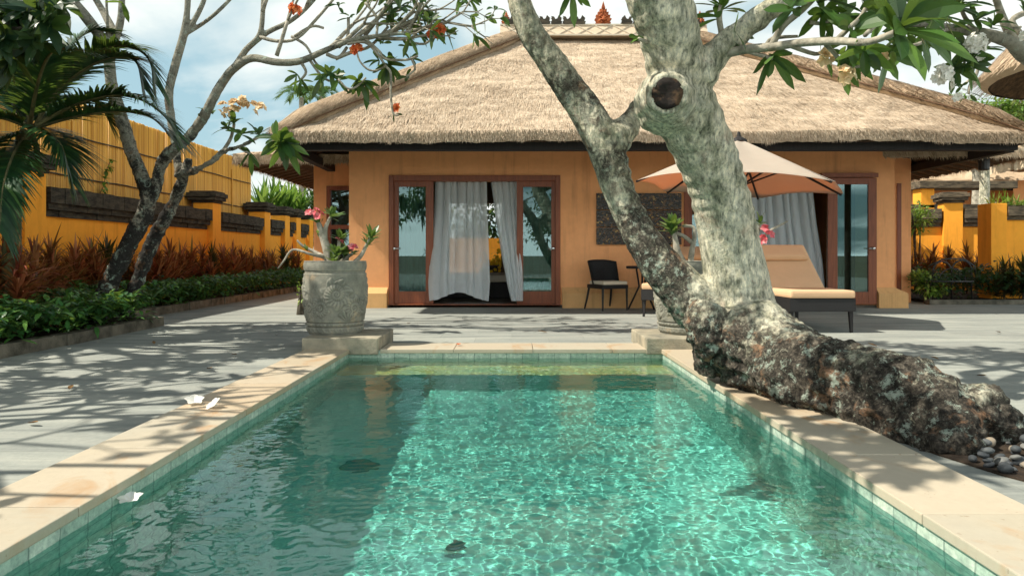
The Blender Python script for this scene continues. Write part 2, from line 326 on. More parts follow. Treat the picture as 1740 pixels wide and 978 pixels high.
# ------------------------------------------------------------------ mesh builder
class MB:
    def __init__(s): s.v = []; s.f = []; s.uv = None
    def quad(s, a, b, c, d):
        k = len(s.v); s.v += [Vector(a), Vector(b), Vector(c), Vector(d)]; s.f.append((k, k+1, k+2, k+3))
    def box(s, lo, hi, rot=0, ctr=None):
        k = len(s.v)
        for x in (lo[0], hi[0]):
            for y in (lo[1], hi[1]):
                for z in (lo[2], hi[2]): s.v.append(Vector((x, y, z)))
        s.f += [tuple(k+i for i in q) for q in ((0,1,3,2), (4,6,7,5), (0,4,5,1), (2,3,7,6), (0,2,6,4), (1,5,7,3))]
        if rot:
            c = Vector(ctr) if ctr else (Vector(lo)+Vector(hi))/2; R = Matrix.Rotation(rot, 3, 'Z')
            for i in range(k, k+8): s.v[i] = c + R @ (s.v[i]-c)
        return s
    def bar(s, a, b, w, h=None, up=(0,0,1)):
        a, b = Vector(a), Vector(b); h = h or w; d = (b-a).normalized(); u = Vector(up)
        if abs(d.dot(u)) > .98: u = Vector((0,1,0))
        x = d.cross(u).normalized()*w/2; y = x.cross(d).normalized()*h/2; k = len(s.v)
        for p in (a, b): s.v += [p-x-y, p+x-y, p+x+y, p-x+y]
        s.f += [tuple(k+i for i in q) for q in ((3,2,1,0), (4,5,6,7), (0,1,5,4), (1,2,6,5), (2,3,7,6), (3,0,4,7))]
        return s
    def tube(s, pts, radii, n=8, cap=True, jitter=0):
        pts = [Vector(p) for p in pts]; m = len(pts)
        if isinstance(radii, (int, float)): radii = [radii]*m
        d0 = (pts[1]-pts[0]).normalized(); u = d0.orthogonal().normalized(); k0 = len(s.v)
        for i in range(m):
            d = (pts[min(i+1, m-1)]-pts[max(i-1, 0)]).normalized()
            u = (u - d*u.dot(d))
            u = u.normalized() if u.length > 1e-6 else d.orthogonal().normalized()
            w = d.cross(u)
            for j in range(n):
                a = 2*PI*j/n; r = radii[i]*(1+(rnd.uniform(-jitter, jitter) if jitter else 0))
                s.v.append(pts[i]+(u*math.cos(a)+w*math.sin(a))*r)
        for i in range(m-1):
            for j in range(n):
                a = k0+i*n+j; b = k0+i*n+(j+1) % n
                s.f.append((a, b, b+n, a+n))
        if cap:
            s.f.append(tuple(k0+j for j in reversed(range(n)))); s.f.append(tuple(k0+(m-1)*n+j for j in range(n)))
        return s
    def lathe(s, prof, c=(0,0,0), n=24, caps=True):
        c = Vector(c); k = len(s.v); m = len(prof)
        for r, z in prof:
            for j in range(n):
                a = 2*PI*j/n; s.v.append(c+Vector((r*math.cos(a), r*math.sin(a), z)))
        for i in range(m-1):
            for j in range(n):
                a = k+i*n+j; b = k+i*n+(j+1) % n; s.f.append((a, b, b+n, a+n))
        if caps: s.f.append(tuple(k+j for j in reversed(range(n)))); s.f.append(tuple(k+(m-1)*n+j for j in range(n)))
        return s
    def prism(s, poly, z0, z1):
        k = len(s.v); n = len(poly)
        s.v += [Vector((x, y, z0)) for x, y in poly]+[Vector((x, y, z1)) for x, y in poly]
        s.f.append(tuple(k+n+i for i in range(n))); s.f.append(tuple(k+i for i in reversed(range(n))))
        for i in range(n): j = (i+1) % n; s.f.append((k+i, k+j, k+n+j, k+n+i))
        return s
    def leaf(s, base, d, up, L, W, droop=.3, seg=4, shape=None, fold=.15):
        """one leaf blade: a strip folded along its midrib"""
        d = Vector(d).normalized(); up = Vector(up); side = d.cross(up)
        side = side.normalized() if side.length > 1e-4 else d.orthogonal().normalized()
        nrm = side.cross(d).normalized(); k = len(s.v); p = Vector(base)
        shape = shape or (.18, .75, 1.0, .72, 0)
        seg = len(shape)-1
        for i in range(seg+1):
            t = i/seg; w = W*.5*shape[i]
            q = p + d*(L*t) - Vector((0,0,1))*(droop*L*t*t)
            if w == 0: s.v.append(q)
            else: s.v += [q-side*w+nrm*(w*fold), q, q+side*w+nrm*(w*fold)]
        for i in range(seg):
            a = k+3*i
            if shape[i+1] == 0: s.f += [(a, a+1, a+3), (a+1, a+2, a+3)]
            else: s.f += [(a, a+1, a+4, a+3), (a+1, a+2, a+5, a+4)]
    def blade(s, base, d, side, L, W, droop=.2, seg=3):
        """thin strap: tapering strip"""
        k = len(s.v); d = Vector(d); side = Vector(side); base = Vector(base)
        for i in range(seg+1):
            t = i/seg; q = base+d*(L*t)-Vector((0,0,1))*(droop*L*t*t); w = W*.5*(1-t**1.6)
            if i == seg: s.v.append(q)
            else: s.v += [q-side*w, q+side*w]
        for i in range(seg):
            a = k+2*i
            if i == seg-1: s.f.append((a, a+1, a+2))
            else: s.f.append((a, a+1, a+3, a+2))

OFF = {}
def wloc(o):
    p = Vector((0,0,0))
    while o is not None: p += o.location; o = o.parent
    return p
def link(name, mb, mat, parent=None, smooth=False, world=True, bevel=0):
    me = bpy.data.meshes.new(name)
    o = bpy.data.objects.new(name, me); C.objects.link(o)
    off = wloc(parent) if (parent is not None and world) else Vector((0,0,0))
    me.from_pydata([tuple(v-off) for v in mb.v], [], mb.f)
    if bevel:
        bm = bmesh.new(); bm.from_mesh(me)
        es = [e for e in bm.edges if len(e.link_faces) == 2 and e.calc_face_angle(0) > .6]
        bmesh.ops.bevel(bm, geom=es, offset=bevel, segments=2, profile=.6, affect='EDGES', clamp_overlap=True)
        bm.to_mesh(me); bm.free()
    if mb.uv:
        ul = me.uv_layers.new(name='UVMap')
        for i, lp in enumerate(me.loops): ul.data[i].uv = mb.uv[lp.vertex_index]
    me.materials.append(M[mat] if isinstance(mat, str) else mat)
    if smooth: me.shade_smooth()
    o.parent = parent
    return o
def tag(o, label=None, cat=None, group=None, kind=None):
    if label: o['label'] = label
    if cat: o['category'] = cat
    if group: o['group'] = group
    if kind: o['kind'] = kind
    return o
def thing(name, label, cat, loc=(0,0,0), group=None):
    o = bpy.data.objects.new(name, None); C.objects.link(o); o.location = loc; o.empty_display_size = .1
    return tag(o, label, cat, group)
def struct(name, mb, mat, smooth=False): return tag(link(name, mb, mat, None, smooth), kind='structure')
def copy_tree(o, parent=None):
    c = o.copy(); C.objects.link(c); c.parent = parent
    for ch in list(o.children): copy_tree(ch, c)
    return c
def remesh(mb, voxel, smooth=2):
    me = bpy.data.meshes.new('tmp'); me.from_pydata([tuple(v) for v in mb.v], [], mb.f)
    o = bpy.data.objects.new('tmp', me); C.objects.link(o)
    r = o.modifiers.new('r', 'REMESH'); r.mode = 'VOXEL'; r.voxel_size = voxel
    if smooth:
        sm = o.modifiers.new('s', 'SMOOTH'); sm.factor = .5; sm.iterations = smooth
    dg = bpy.context.evaluated_depsgraph_get(); dg.update()
    ev = o.evaluated_get(dg); m2 = ev.to_mesh()
    out = MB(); out.v = [v.co.copy() for v in m2.vertices]; out.f = [tuple(p.vertices) for p in m2.polygons]
    out.n = [v.normal.copy() for v in m2.vertices]
    ev.to_mesh_clear(); bpy.data.objects.remove(o); bpy.data.meshes.remove(me)
    return out
def roughen(mb, amps):
    for i, v in enumerate(mb.v):
        h = 0
        for a, s in amps: h += a*nz(v, s)
        mb.v[i] = v+mb.n[i]*h
    return mb
def spline(pts, n=5):
    """Catmull-Rom through (Vector, radius) rows"""
    out = []; m = len(pts)
    for i in range(m-1):
        p0, p1, p2, p3 = pts[max(i-1,0)], pts[i], pts[i+1], pts[min(i+2, m-1)]
        for k in range(n):
            t = k/n
            q = .5*((2*p1[0])+(p2[0]-p0[0])*t+(2*p0[0]-5*p1[0]+4*p2[0]-p3[0])*t*t+(3*p1[0]-p0[0]-3*p2[0]+p3[0])*t**3)
            out.append((q, p1[1]+(p2[1]-p1[1])*t))
    out.append(pts[-1]); return out
def limb(rows, n=5):
    """rows of (px, py, Y, radius in px) -> [(point, radius)]"""
    return spline([(P(a, b, Y), r*Y/F) for a, b, Y, r in rows], n)
def add_limb(mb, rows, n=5, sides=10, jit=0):
    pr = limb(rows, n); mb.tube([p for p, r in pr], [r for p, r in pr], sides, True, jit); return pr
def smoothstep(a, b, x):
    t = max(0, min(1, (x-a)/(b-a))); return t*t*(3-2*t)

# ------------------------------------------------------------------ world, sun, camera
SUN = Vector((2.1, .36, -2.55)).normalized()
w = bpy.data.worlds.new('World'); sc.world = w; w.use_nodes = True
t = w.node_tree; bgn = t.nodes['Background']
sky = t.nodes.new('ShaderNodeTexSky'); sky.sky_type = 'NISHITA'; sky.sun_disc = False
sky.sun_elevation = math.asin(-SUN.z); sky.sun_rotation = math.atan2(-SUN.x, -SUN.y)
sky.air_density = 1.0; sky.dust_density = 1.2; sky.ozone_density = 1.0
tc = t.nodes.new('ShaderNodeTexCoord'); sp = t.nodes.new('ShaderNodeSeparateXYZ'); t.links.new(tc.outputs['Generated'], sp.inputs[0])
def wm(op, a, b):
    n = t.nodes.new('ShaderNodeMath'); n.operation = op
    for i, v in enumerate((a, b)):
        if isinstance(v, (int, float)): n.inputs[i].default_value = v
        else: t.links.new(v, n.inputs[i])
    return n.outputs[0]
zz = wm('ADD', wm('MAXIMUM', sp.outputs[2], 0.0), .28)
cb = t.nodes.new('ShaderNodeCombineXYZ')
t.links.new(wm('DIVIDE', sp.outputs[0], zz), cb.inputs[0]); t.links.new(wm('DIVIDE', sp.outputs[1], zz), cb.inputs[1]); cb.inputs[2].default_value = 3.1
cn = t.nodes.new('ShaderNodeTexNoise'); cn.inputs['Scale'].default_value = 1.15; cn.inputs['Detail'].default_value = 9; cn.inputs['Roughness'].default_value = .52
cn.inputs['Distortion'].default_value = .25
t.links.new(cb.outputs[0], cn.inputs['Vector'])
fade = t.nodes.new('ShaderNodeMapRange'); fade.interpolation_type = 'SMOOTHSTEP'
fade.inputs['From Min'].default_value = .36; fade.inputs['From Max'].default_value = .75; fade.inputs['To Min'].default_value = 1; fade.inputs['To Max'].default_value = .06
t.links.new(sp.outputs[2], fade.inputs['Value'])
cr = t.nodes.new('ShaderNodeValToRGB'); cr.color_ramp.elements[0].position = .40; cr.color_ramp.elements[1].position = .54
t.links.new(cn.outputs['Fac'], cr.inputs[0])
mx = t.nodes.new('ShaderNodeMix'); mx.data_type = 'RGBA'
hz = t.nodes.new('ShaderNodeMix'); hz.data_type = 'RGBA'; hz.inputs[0].default_value = .45
zen = t.nodes.new('ShaderNodeMapRange'); zen.interpolation_type = 'SMOOTHSTEP'
zen.inputs['From Min'].default_value = .38; zen.inputs['From Max'].default_value = .8; zen.inputs['To Min'].default_value = 1; zen.inputs['To Max'].default_value = .5
t.links.new(sp.outputs[2], zen.inputs['Value'])
zs = t.nodes.new('ShaderNodeMix'); zs.data_type = 'RGBA'; zs.blend_type = 'MULTIPLY'; zs.inputs[0].default_value = 1
t.links.new(sky.outputs[0], zs.inputs[6]); t.links.new(zen.outputs[0], zs.inputs[7]); t.links.new(zs.outputs[2], hz.inputs[6]); hz.inputs[7].default_value = (6.2, 9.6, 10.2, 1)
# unseen clouds behind the viewpoint, to the right, brightened as added fill for walls
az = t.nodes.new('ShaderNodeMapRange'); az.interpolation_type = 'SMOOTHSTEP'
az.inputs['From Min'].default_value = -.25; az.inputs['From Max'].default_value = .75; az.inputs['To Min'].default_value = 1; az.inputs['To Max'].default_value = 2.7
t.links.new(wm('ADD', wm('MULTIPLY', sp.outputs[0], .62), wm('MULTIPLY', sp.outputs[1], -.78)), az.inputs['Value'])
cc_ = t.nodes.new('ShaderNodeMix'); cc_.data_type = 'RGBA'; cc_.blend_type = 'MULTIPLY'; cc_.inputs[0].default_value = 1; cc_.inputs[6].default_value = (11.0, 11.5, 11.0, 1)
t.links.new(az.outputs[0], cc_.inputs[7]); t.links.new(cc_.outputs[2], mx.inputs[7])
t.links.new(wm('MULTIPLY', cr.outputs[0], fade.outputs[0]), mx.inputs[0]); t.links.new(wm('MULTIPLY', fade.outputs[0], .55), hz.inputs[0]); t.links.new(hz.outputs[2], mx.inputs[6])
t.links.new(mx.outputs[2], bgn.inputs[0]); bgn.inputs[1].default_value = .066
sl = bpy.data.lights.new('sun', 'SUN'); sl.energy = 5.0; sl.angle = math.radians(.55); sl.color = (1, .93, .80)
so = bpy.data.objects.new('sun', sl); C.objects.link(so); so.rotation_euler = SUN.to_track_quat('-Z', 'Y').to_euler(); so.location = (-8, 0, 12)
sl.cycles.is_caustics_light = True
cam = bpy.data.cameras.new('camera'); cam.sensor_width = 36; cam.lens = 36*F/1740; cam.shift_y = -(978/2-HY)/1740
cam.clip_end = 2000; cam.clip_start = .05
co = bpy.data.objects.new('camera', cam); C.objects.link(co); co.location = (0, 0, EYE); co.rotation_euler = (PI/2, 0, 0); sc.camera = co
sc.render.engine = 'CYCLES'
cy = sc.cycles; cy.use_denoising = True; cy.max_bounces = 9; cy.transparent_max_bounces = 24; cy.sample_clamp_indirect = 6
cy.diffuse_bounces = 4; cy.glossy_bounces = 4; cy.transmission_bounces = 6; cy.caustics_reflective = False; cy.caustics_refractive = True
sc.view_settings.view_transform = 'Standard'; sc.view_settings.look = 'None'; sc.view_settings.exposure = .52; sc.view_settings.gamma = 1

# ------------------------------------------------------------------ ground, terrace, pool
PX0, PX1, PY0, PY1 = -1.547, 1.423, -2.5, 6.47
CW = .41
WZ = -.055; CZ = .03; PD = -1.06
def frame_rects(mb, X0, Y0, X1, Y1, hx0, hy0, hx1, hy1, z):
    mb.quad((X0,Y0,z), (hx0,Y0,z), (hx0,Y1,z), (X0,Y1,z)); mb.quad((hx1,Y0,z), (X1,Y0,z), (X1,Y1,z), (hx1,Y1,z))
    mb.quad((hx0,Y0,z), (hx1,Y0,z), (hx1,hy0,z), (hx0,hy0,z)); mb.quad((hx0,hy1,z), (hx1,hy1,z), (hx1,Y1,z), (hx0,Y1,z))
g = MB(); frame_rects(g, -600, -600, 600, 900, PX0-.2, PY0-.2, PX1+.2, PY1+.2, -.02); struct('ground', g, 'ground')
g = MB(); frame_rects(g, -7.0, -9, 14, 24, PX0-.2, PY0-.2, PX1+.2, PY1+.2, 0); struct('terrace', g, 'terrace')

pool = thing('swimming_pool', 'rectangular green stone swimming pool sunk in the slate terrace', 'swimming pool', (0, 2, 0))
b = MB(); b.uv = []
def uvquad(mb, a, b_, c, d, uv):
    mb.quad(a, b_, c, d); mb.uv += uv
def wallq(mb, a, c, z0, z1, flip=False):
    L = (Vector(c)-Vector(a)).length
    q = [(a[0],a[1],z0), (c[0],c[1],z0), (c[0],c[1],z1), (a[0],a[1],z1)]
    # one row of tiles ends at the coping
    uvquad(mb, *q, [(0, z0-CZ+.0), (L, z0-CZ), (L, z1-CZ), (0, z1-CZ)])
top = CZ-.012
wallq(b, (PX0, PY0), (PX0, PY1), PD, top); wallq(b, (PX0, PY1), (PX1, PY1), PD, top)
wallq(b, (PX1, PY1), (PX1, PY0), PD, top); wallq(b, (PX1, PY0), (PX0, PY0), PD, top)
basin = link('basin_wall', b, 'tile_wall', pool)
b = MB(); b.uv = []
uvquad(b, (PX0,PY0,PD), (PX1,PY0,PD), (PX1,PY1,PD), (PX0,PY1,PD), [(PX0,PY0), (PX1,PY0), (PX1,PY1), (PX0,PY1)])
bfloor = link('basin_floor', b, 'tile_floor', pool)
b = MB(); b.box((PX0+.002, PY1-.46, PD+.002), (PX1-.002, PY1-.003, WZ-.42)); ledge = link('ledge', b, 'ledge_body', pool)
b = MB(); b.box((PX0+.002, PY1-.462, WZ-.418), (PX1-.002, PY1-.003, WZ-.40)); ltop = link('ledge', b, 'ledge', pool)
for px, py, s in ((612, 783, .12), (775, 932, .05)):
    b = MB(); d = P(px, py, .975*F/(py-HY)); yy = d.y+.95; xx = d.x*(1+.95/d.y)
    b.lathe([(s, PD+.003), (s, PD+.02), (s*.85, PD+.028), (s*.3, PD+.03)], (xx, yy, 0), 20); link('floor_drain', b, 'fixture', pool)
# water sheet: real ripples
wt = MB(); nx, ny = 330, 1000; wx0, wx1, wy0, wy1 = PX0-.004, PX1+.004, PY0-.004, PY1+.004
for j in range(ny+1):
    for i in range(nx+1):
        x = wx0+(wx1-wx0)*i/nx; y = wy0+(wy1-wy0)*j/ny
        z = WZ+.0026*noise.noise(Vector((x*3.4, y*5.0, 0)))+(.0007*noise.noise(Vector((x*11+3, y*13, 3)))+.00085*noise.noise(Vector((x*23+9, y*25, 5)))+.00032*noise.noise(Vector((x*41, y*44, 7))))*(1+.55*noise.noise(Vector((x*.9, y*.9, 11))))
        wt.v.append(Vector((x, y, z)))
for j in range(ny):
    for i in range(nx):
        a = j*(nx+1)+i; wt.f.append((a, a+1, a+nx+2, a+nx+1))
wo = struct('water', wt, 'water', True); wo.cycles.is_caustics_caster = True
for o in (basin, bfloor, ledge, ltop): o.cycles.is_caustics_receiver = True
# coping: slabs of sandstone, one mesh per side
def slabs(x0, x1, y0, y1, along, cuts):
    mb = MB(); g_ = .0025
    for a, c in zip(cuts[:-1], cuts[1:]):
        if along == 'y': mb.box((x0, a+g_, -.01), (x1, c-g_, CZ+rnd.uniform(-.0012, .0012)))
        else: mb.box((a+g_, y0, -.01), (c-g_, y1, CZ+rnd.uniform(-.0012, .0012)))
    return mb
ov = .012
cl = slabs(PX0-CW, PX0+ov, 0, 0, 'y', [-2.7,-1.8,-.9,0,.9,1.72,2.42,3.15,3.95,4.75,5.55,6.45])
link('coping', cl, 'coping', pool, bevel=.006)
link('coping', slabs(PX0+.29, PX1-.08, PY1-.012, PY1+.45, 'x', [-1.25,-.55,.2,.95,1.325]), 'coping', pool, bevel=.006)
cr_ = slabs(PX1-ov, PX1+CW, 0, 0, 'y', [-2.7,-1.8,-.9,0,.8,1.6,2.35,3.05,3.8,4.55])
xo = PX1+CW; xi = PX1-ov
cr_.prism([(xi,4.555), (xo,4.555), (xo,5.02), (1.745,5.14), (1.66,5.02), (1.60,4.97), (1.555,5.0), (1.53,5.1), (1.535,5.3), (1.56,5.5), (1.60,5.75), (1.65,6.02), (1.70,6.18), (xo,6.3), (xo,6.45), (xi,6.45)], -.01, CZ)
link('coping', cr_, 'coping', pool, bevel=.005)
link('coping', slabs(PX0-CW, PX1+CW, PY0-CW, PY0+.012, 'x', [-1.95,-1,0,1,1.83]), 'coping', pool, bevel=.006)

# planted beds and kerbs
def rough_box(mb, lo, hi, n=26, amp=.012):
    for k in range(n):
        a = [lo[0], lo[1]+(hi[1]-lo[1])*k/n, lo[2]]; c = [hi[0], lo[1]+(hi[1]-lo[1])*(k+1)/n, hi[2]+rnd.uniform(-amp, amp)*.5]
        a[0] += rnd.uniform(-amp, amp)*.5; c[0] += rnd.uniform(-amp, amp); mb.box(a, c)
kb = MB(); rough_box(kb, (-4.66, 2.0, -.01), (-4.52, 8.75, .12)); rough_box(kb, (-5.52, 8.9, -.01), (-5.38, 20, .13), 40)
kb.box((-5.53, 8.76, -.01), (-4.53, 8.885, .118)); struct('kerb', kb, 'kerb')
s = MB(); s.box((-7.0, 2.0, -.015), (-4.665, 8.755, .06)); s.box((-7.0, 8.756, -.015), (-5.525, 24, .06))
s.box((8.0, 12.75, -.015), (16, 18.9, .05)); struct('soil', s, 'soil')
kb = MB(); kb.box((7.72, 12.62, -.01), (14, 12.745, .09)); struct('kerb', kb, 'kerb')
s = MB(); poly = []
for k in range(18):
    a = 2*PI*k/18; r = 1+.18*nz((math.cos(a), math.sin(a), 0), 1.3)
    poly.append((2.42+.50*r*math.cos(a), 3.45+.95*r*math.sin(a)))
s.prism(poly, -.01, .008); s.prism([(1.48,4.9), (1.84,4.9), (1.9,6.2), (1.5,6.2)], -.01, .006); struct('tree_pit_soil', s, 'soil')

# ------------------------------------------------------------------ villa
villa = thing('villa', 'terracotta villa with a wide straw thatched hip roof beyond the pool', 'house', (2, 12, 0))
WY = 11.96; K = WY/F
def wx(px): return (px-CX)*K
def wz(py): return EYE+(HY-py)*K
VL, VR = wx(593), wx(1520)
dz1 = wz(298); dz0 = .05
D1 = (wx(661), wx(952)); D2 = (wx(1162), wx(1452))
T = .22
wm_ = MB(); ZT = 3.35
for a, c in ((VL, D1[0]), (D1[1], D2[0]), (D2[1], VR)): wm_.box((a, WY, 0), (c, WY+T, dz1))
wm_.box((VL, WY, dz1), (VR, WY+T, ZT-.25))
LY = 13.2; LX0 = (533-CX)*LY/F; RX1 = (1548-CX)*LY/F; KL = LY/F
lw0, lw1 = (555-CX)*KL, -2.95; lwt = EYE+(HY-316)*KL; lwb = .12
# side wings, set back
wm_.box((VL, WY+T, 0), (VL+T, LY, ZT)); wm_.box((VR-T, WY+T, 0), (VR, LY, ZT))
wm_.box((LX0, LY, 0), (lw0, LY+T, 2.8)); wm_.box((lw0, LY, lwt), (lw1, LY+T, 2.8)); wm_.box((lw0, LY, 0), (lw1, LY+T, lwb)); wm_.box((lw1, LY, 0), (VL+T, LY+T, 3.4))
rw0, rw1 = (1521-CX)*KL+.03, (1528-CX)*KL+.03
wm_.box((VR-T, LY, 0), (rw0, LY+T, 2.8)); wm_.box((rw1, LY, 0), (RX1, LY+T, 2.8)); wm_.box((rw0, LY, 2.3), (rw1, LY+T, 2.8))
wm_.box((LX0, LY+T, 0), (LX0+T, 17, 2.8)); wm_.box((RX1-T, LY+T, 0), (RX1, 17, 2.8))
link('wall', wm_, 'wall', villa)
BY = 17.0; bw0, bw1 = (762-CX)*BY/F, (852-CX)*BY/F; bz0, bz1 = .32, EYE+(HY-345)*BY/F
rb = MB()
rb.box((LX0, BY, 0), (bw0, BY+.2, 2.85)); rb.box((bw1, BY, 0), (4.7, BY+.2, 3.4)); rb.box((5.9, BY, 0), (RX1, BY+.2, 2.85))
rb.box((4.7, BY, 0), (5.9, BY+.2, .9)); rb.box((4.7, BY, 2.2), (5.9, BY+.2, 3.4)); rb.box((bw0, BY, 0), (bw1, BY+.2, bz0)); rb.box((bw0, BY, bz1), (bw1, BY+.2, 3.4))
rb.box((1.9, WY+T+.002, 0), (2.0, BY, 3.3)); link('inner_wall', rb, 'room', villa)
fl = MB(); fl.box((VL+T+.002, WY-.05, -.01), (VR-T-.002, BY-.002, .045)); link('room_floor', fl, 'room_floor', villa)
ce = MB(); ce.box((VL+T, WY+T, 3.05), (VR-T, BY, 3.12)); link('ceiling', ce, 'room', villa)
# flared skirting at the foot of the wall
sh = wz(488)
def skirt(x0, x1, endl=0, endr=0):
    sk = MB(); p = .13; k = 0; y0 = WY-p
    sk.v += [Vector(q) for q in ((x0-endl, y0, 0), (x1+endr, y0, 0), (x1+endr, y0, sh-.10), (x0-endl, y0, sh-.10), (x0, WY-.004, sh), (x1, WY-.004, sh), (x0-endl, WY+.1, 0), (x1+endr, WY+.1, 0), (x0-endl*.0, WY+.1, sh), (x1, WY+.1, sh))]
    sk.f += [tuple(k+i for i in q) for q in ((0,1,2,3), (3,2,5,4), (4,5,9,8), (0,3,4,8,6), (1,7,9,5,2))]
    link('skirting', sk, 'skirt', villa)
skirt(VL+.02, D1[0]-.02, .0, 0); skirt(D1[1]+.03, D2[0]-.03); skirt(wx(1487), VR, 0, .17)
# door frames and sliding leaves
def door_frame(x0, x1):
    f = MB(); y0, y1 = WY-.03, WY+T-.03; fw = .085
    f.box((x0, y0, dz0), (x0+fw, y1, dz1)); f.box((x1-fw, y0, dz0), (x1, y1, dz1)); f.box((x0+fw, y0+.002, dz1-.10), (x1-fw, y1, dz1))
    f.box((x0, y0-.02, dz0-.045), (x1, y1, dz0+.012)); link('door_frame', f, 'wood', villa, bevel=.006)
door_frame(*D1); door_frame(*D2)
def door_leaf(px0, px1, gx0, gx1, gy0, gy1, y, handle_px, px_top=303):
    x0, x1, a, c = wx(px0), wx(px1), wx(gx0), wx(gx1); zt, z1, z0 = wz(px_top), wz(gy0), wz(gy1); zb = dz0+.014
    f = MB(); f.box((x0, y, zb), (a, y+.05, zt)); f.box((c, y, zb), (x1, y+.05, zt)); f.box((a, y+.001, z1), (c, y+.049, zt-.001)); f.box((a, y+.001, zb), (c, y+.049, z0))
    d = link('sliding_door', f, 'wood', villa, bevel=.004)
    gm = MB(); gm.box((a-.005, y+.02, z0-.005), (c+.005, y+.028, z1+.005)); link('pane', gm, 'glass', d)
    h = MB(); hx = wx(handle_px); hz = wz(422); h.lathe([(.028, 0), (.028, .008), (.012, .012), (.012, .045), (.026, .05), (.026, .07), (.015, .078)], (0,0,0), 14)
    R = Matrix.Rotation(PI/2, 3, 'X')
    for i, v in enumerate(h.v): h.v[i] = R @ v+Vector((hx, y, hz))
    sgn = 1 if handle_px > (px0+px1)/2 else -1
    h.bar((hx, y-.055, hz), (hx-sgn*-.0-sgn*.09, y-.055, hz), .016)
    link('handle', h, 'steel', d, True)
door_leaf(668, 736, 677, 723, 317, 495, WY+.03, 670.5); door_leaf(878, 946, 889, 937, 317, 495, WY+.03, 940)
door_leaf(1403, 1485, 1419, 1471, 314, 495, WY-.095, 1477); door_leaf(1166, 1236, 1177, 1226, 317, 495, WY+.03, 1170)
hd = MB(); hd.box((wx(1392), WY-.11, wz(302)), (wx(1487), WY-.032, wz(295))); link('door_track', hd, 'wood', villa)
wf = MB()
for x0, x1, z0, z1 in ((lw0, lw0+.08, lwb, lwt), (lw1-.08, lw1, lwb, lwt), (lw0+.08, lw1-.08, lwt-.08, lwt), (lw0+.08, lw1-.08, 1.42, 1.50)): wf.box((x0, LY-.02, z0), (x1, LY+.12, z1))
wo_ = link('window', wf, 'wood', villa, bevel=.004)
gm = MB(); gm.box((lw0+.075, LY+.05, lwb), (lw1-.075, LY+.058, lwt-.075)); link('pane', gm, 'glass', wo_)
wf = MB(); wf.box((rw0, LY-.02, 0), (rw1, LY+.15, 2.3)); link('side_door', wf, 'wood', villa)
# roof
EX0, EX1, EY0, EY1 = -3.66, 7.98, 10.3, 19.1; RX0, RXe, RY = 0.0, 3.88, 14.7
ZE, ZR = 2.80, 5.58
def roof_z(x, y):
    return ZE+min((y-EY0)/(RY-EY0), (EY1-y)/(EY1-RY), (x-EX0)/(RX0-EX0), (EX1-x)/(EX1-RXe), 1.0)*(ZR-ZE)
rf = MB(); NX, NY = 150, 90
def uneven(x, y): return .035*noise.noise(Vector((x*1.3, y*1.3, 0)))+.02*noise.noise(Vector((x*4, y*4, 2)))
idx = {}
for j in range(NY+1):
    for i in range(NX+1):
        x = EX0+(EX1-EX0)*i/NX; y = EY0+(EY1-EY0)*j/NY
        idx[i, j] = len(rf.v); rf.v.append(Vector((x, y, roof_z(x, y)+uneven(x, y))))
for j in range(NY):
    for i in range(NX): rf.f.append((idx[i,j], idx[i+1,j], idx[i+1,j+1], idx[i,j+1]))
TH = .17
ring = [(i, 0) for i in range(NX)]+[(NX, j) for j in range(NY)]+[(i, NY) for i in range(NX, 0, -1)]+[(0, j) for j in range(NY, 0, -1)]
k = len(rf.v)
for q in ring:
    v = rf.v[idx[q]]; c = Vector((1.94, 14.7, 0)); d = (c-v); rf.v.append(Vector((v.x+.02*(1 if d.x > 0 else -1), v.y+.02*(1 if d.y > 0 else -1), v.z-TH+rnd.uniform(-.012, .012))))
n_ = len(ring)
for a in range(n_):
    b_ = (a+1) % n_; rf.f.append((idx[ring[b_]], idx[ring[a]], k+a, k+b_))
def straw(mb, x, y, L, wd, lift=.012):
    """one bundle of straw lying down the slope"""
    e = .02; gx = (roof_z(x+e, y)-roof_z(x-e, y))/(2*e); gy = (roof_z(x, y+e)-roof_z(x, y-e))/(2*e)
    d = Vector((-gx, -gy, -(gx*gx+gy*gy)))
    if d.length < 1e-5: return
    d.normalize(); nrm = Vector((-gx, -gy, 1)).normalized(); s_ = d.cross(nrm)
    d = (d+s_*rnd.gauss(0, .12)).normalized(); s_ = d.cross(nrm)
    p = Vector((x, y, roof_z(x, y)+uneven(x, y)+.004)); q = p+d*L; q.z += 0
    q += nrm*(lift*rnd.uniform(.3, 1.6)); k = len(mb.v)
    mb.v += [p-s_*wd, p+s_*wd, q+s_*wd*.4, q-s_*wd*.4]; mb.f.append((k, k+1, k+2, k+3))
for _ in range(95000):
    x = rnd.uniform(EX0, EX1); y = EY0+.05+(RY-EY0-.05)*rnd.random()
    straw(rf, x, y, rnd.uniform(.10, .24), rnd.uniform(.0025, .0055), .010)
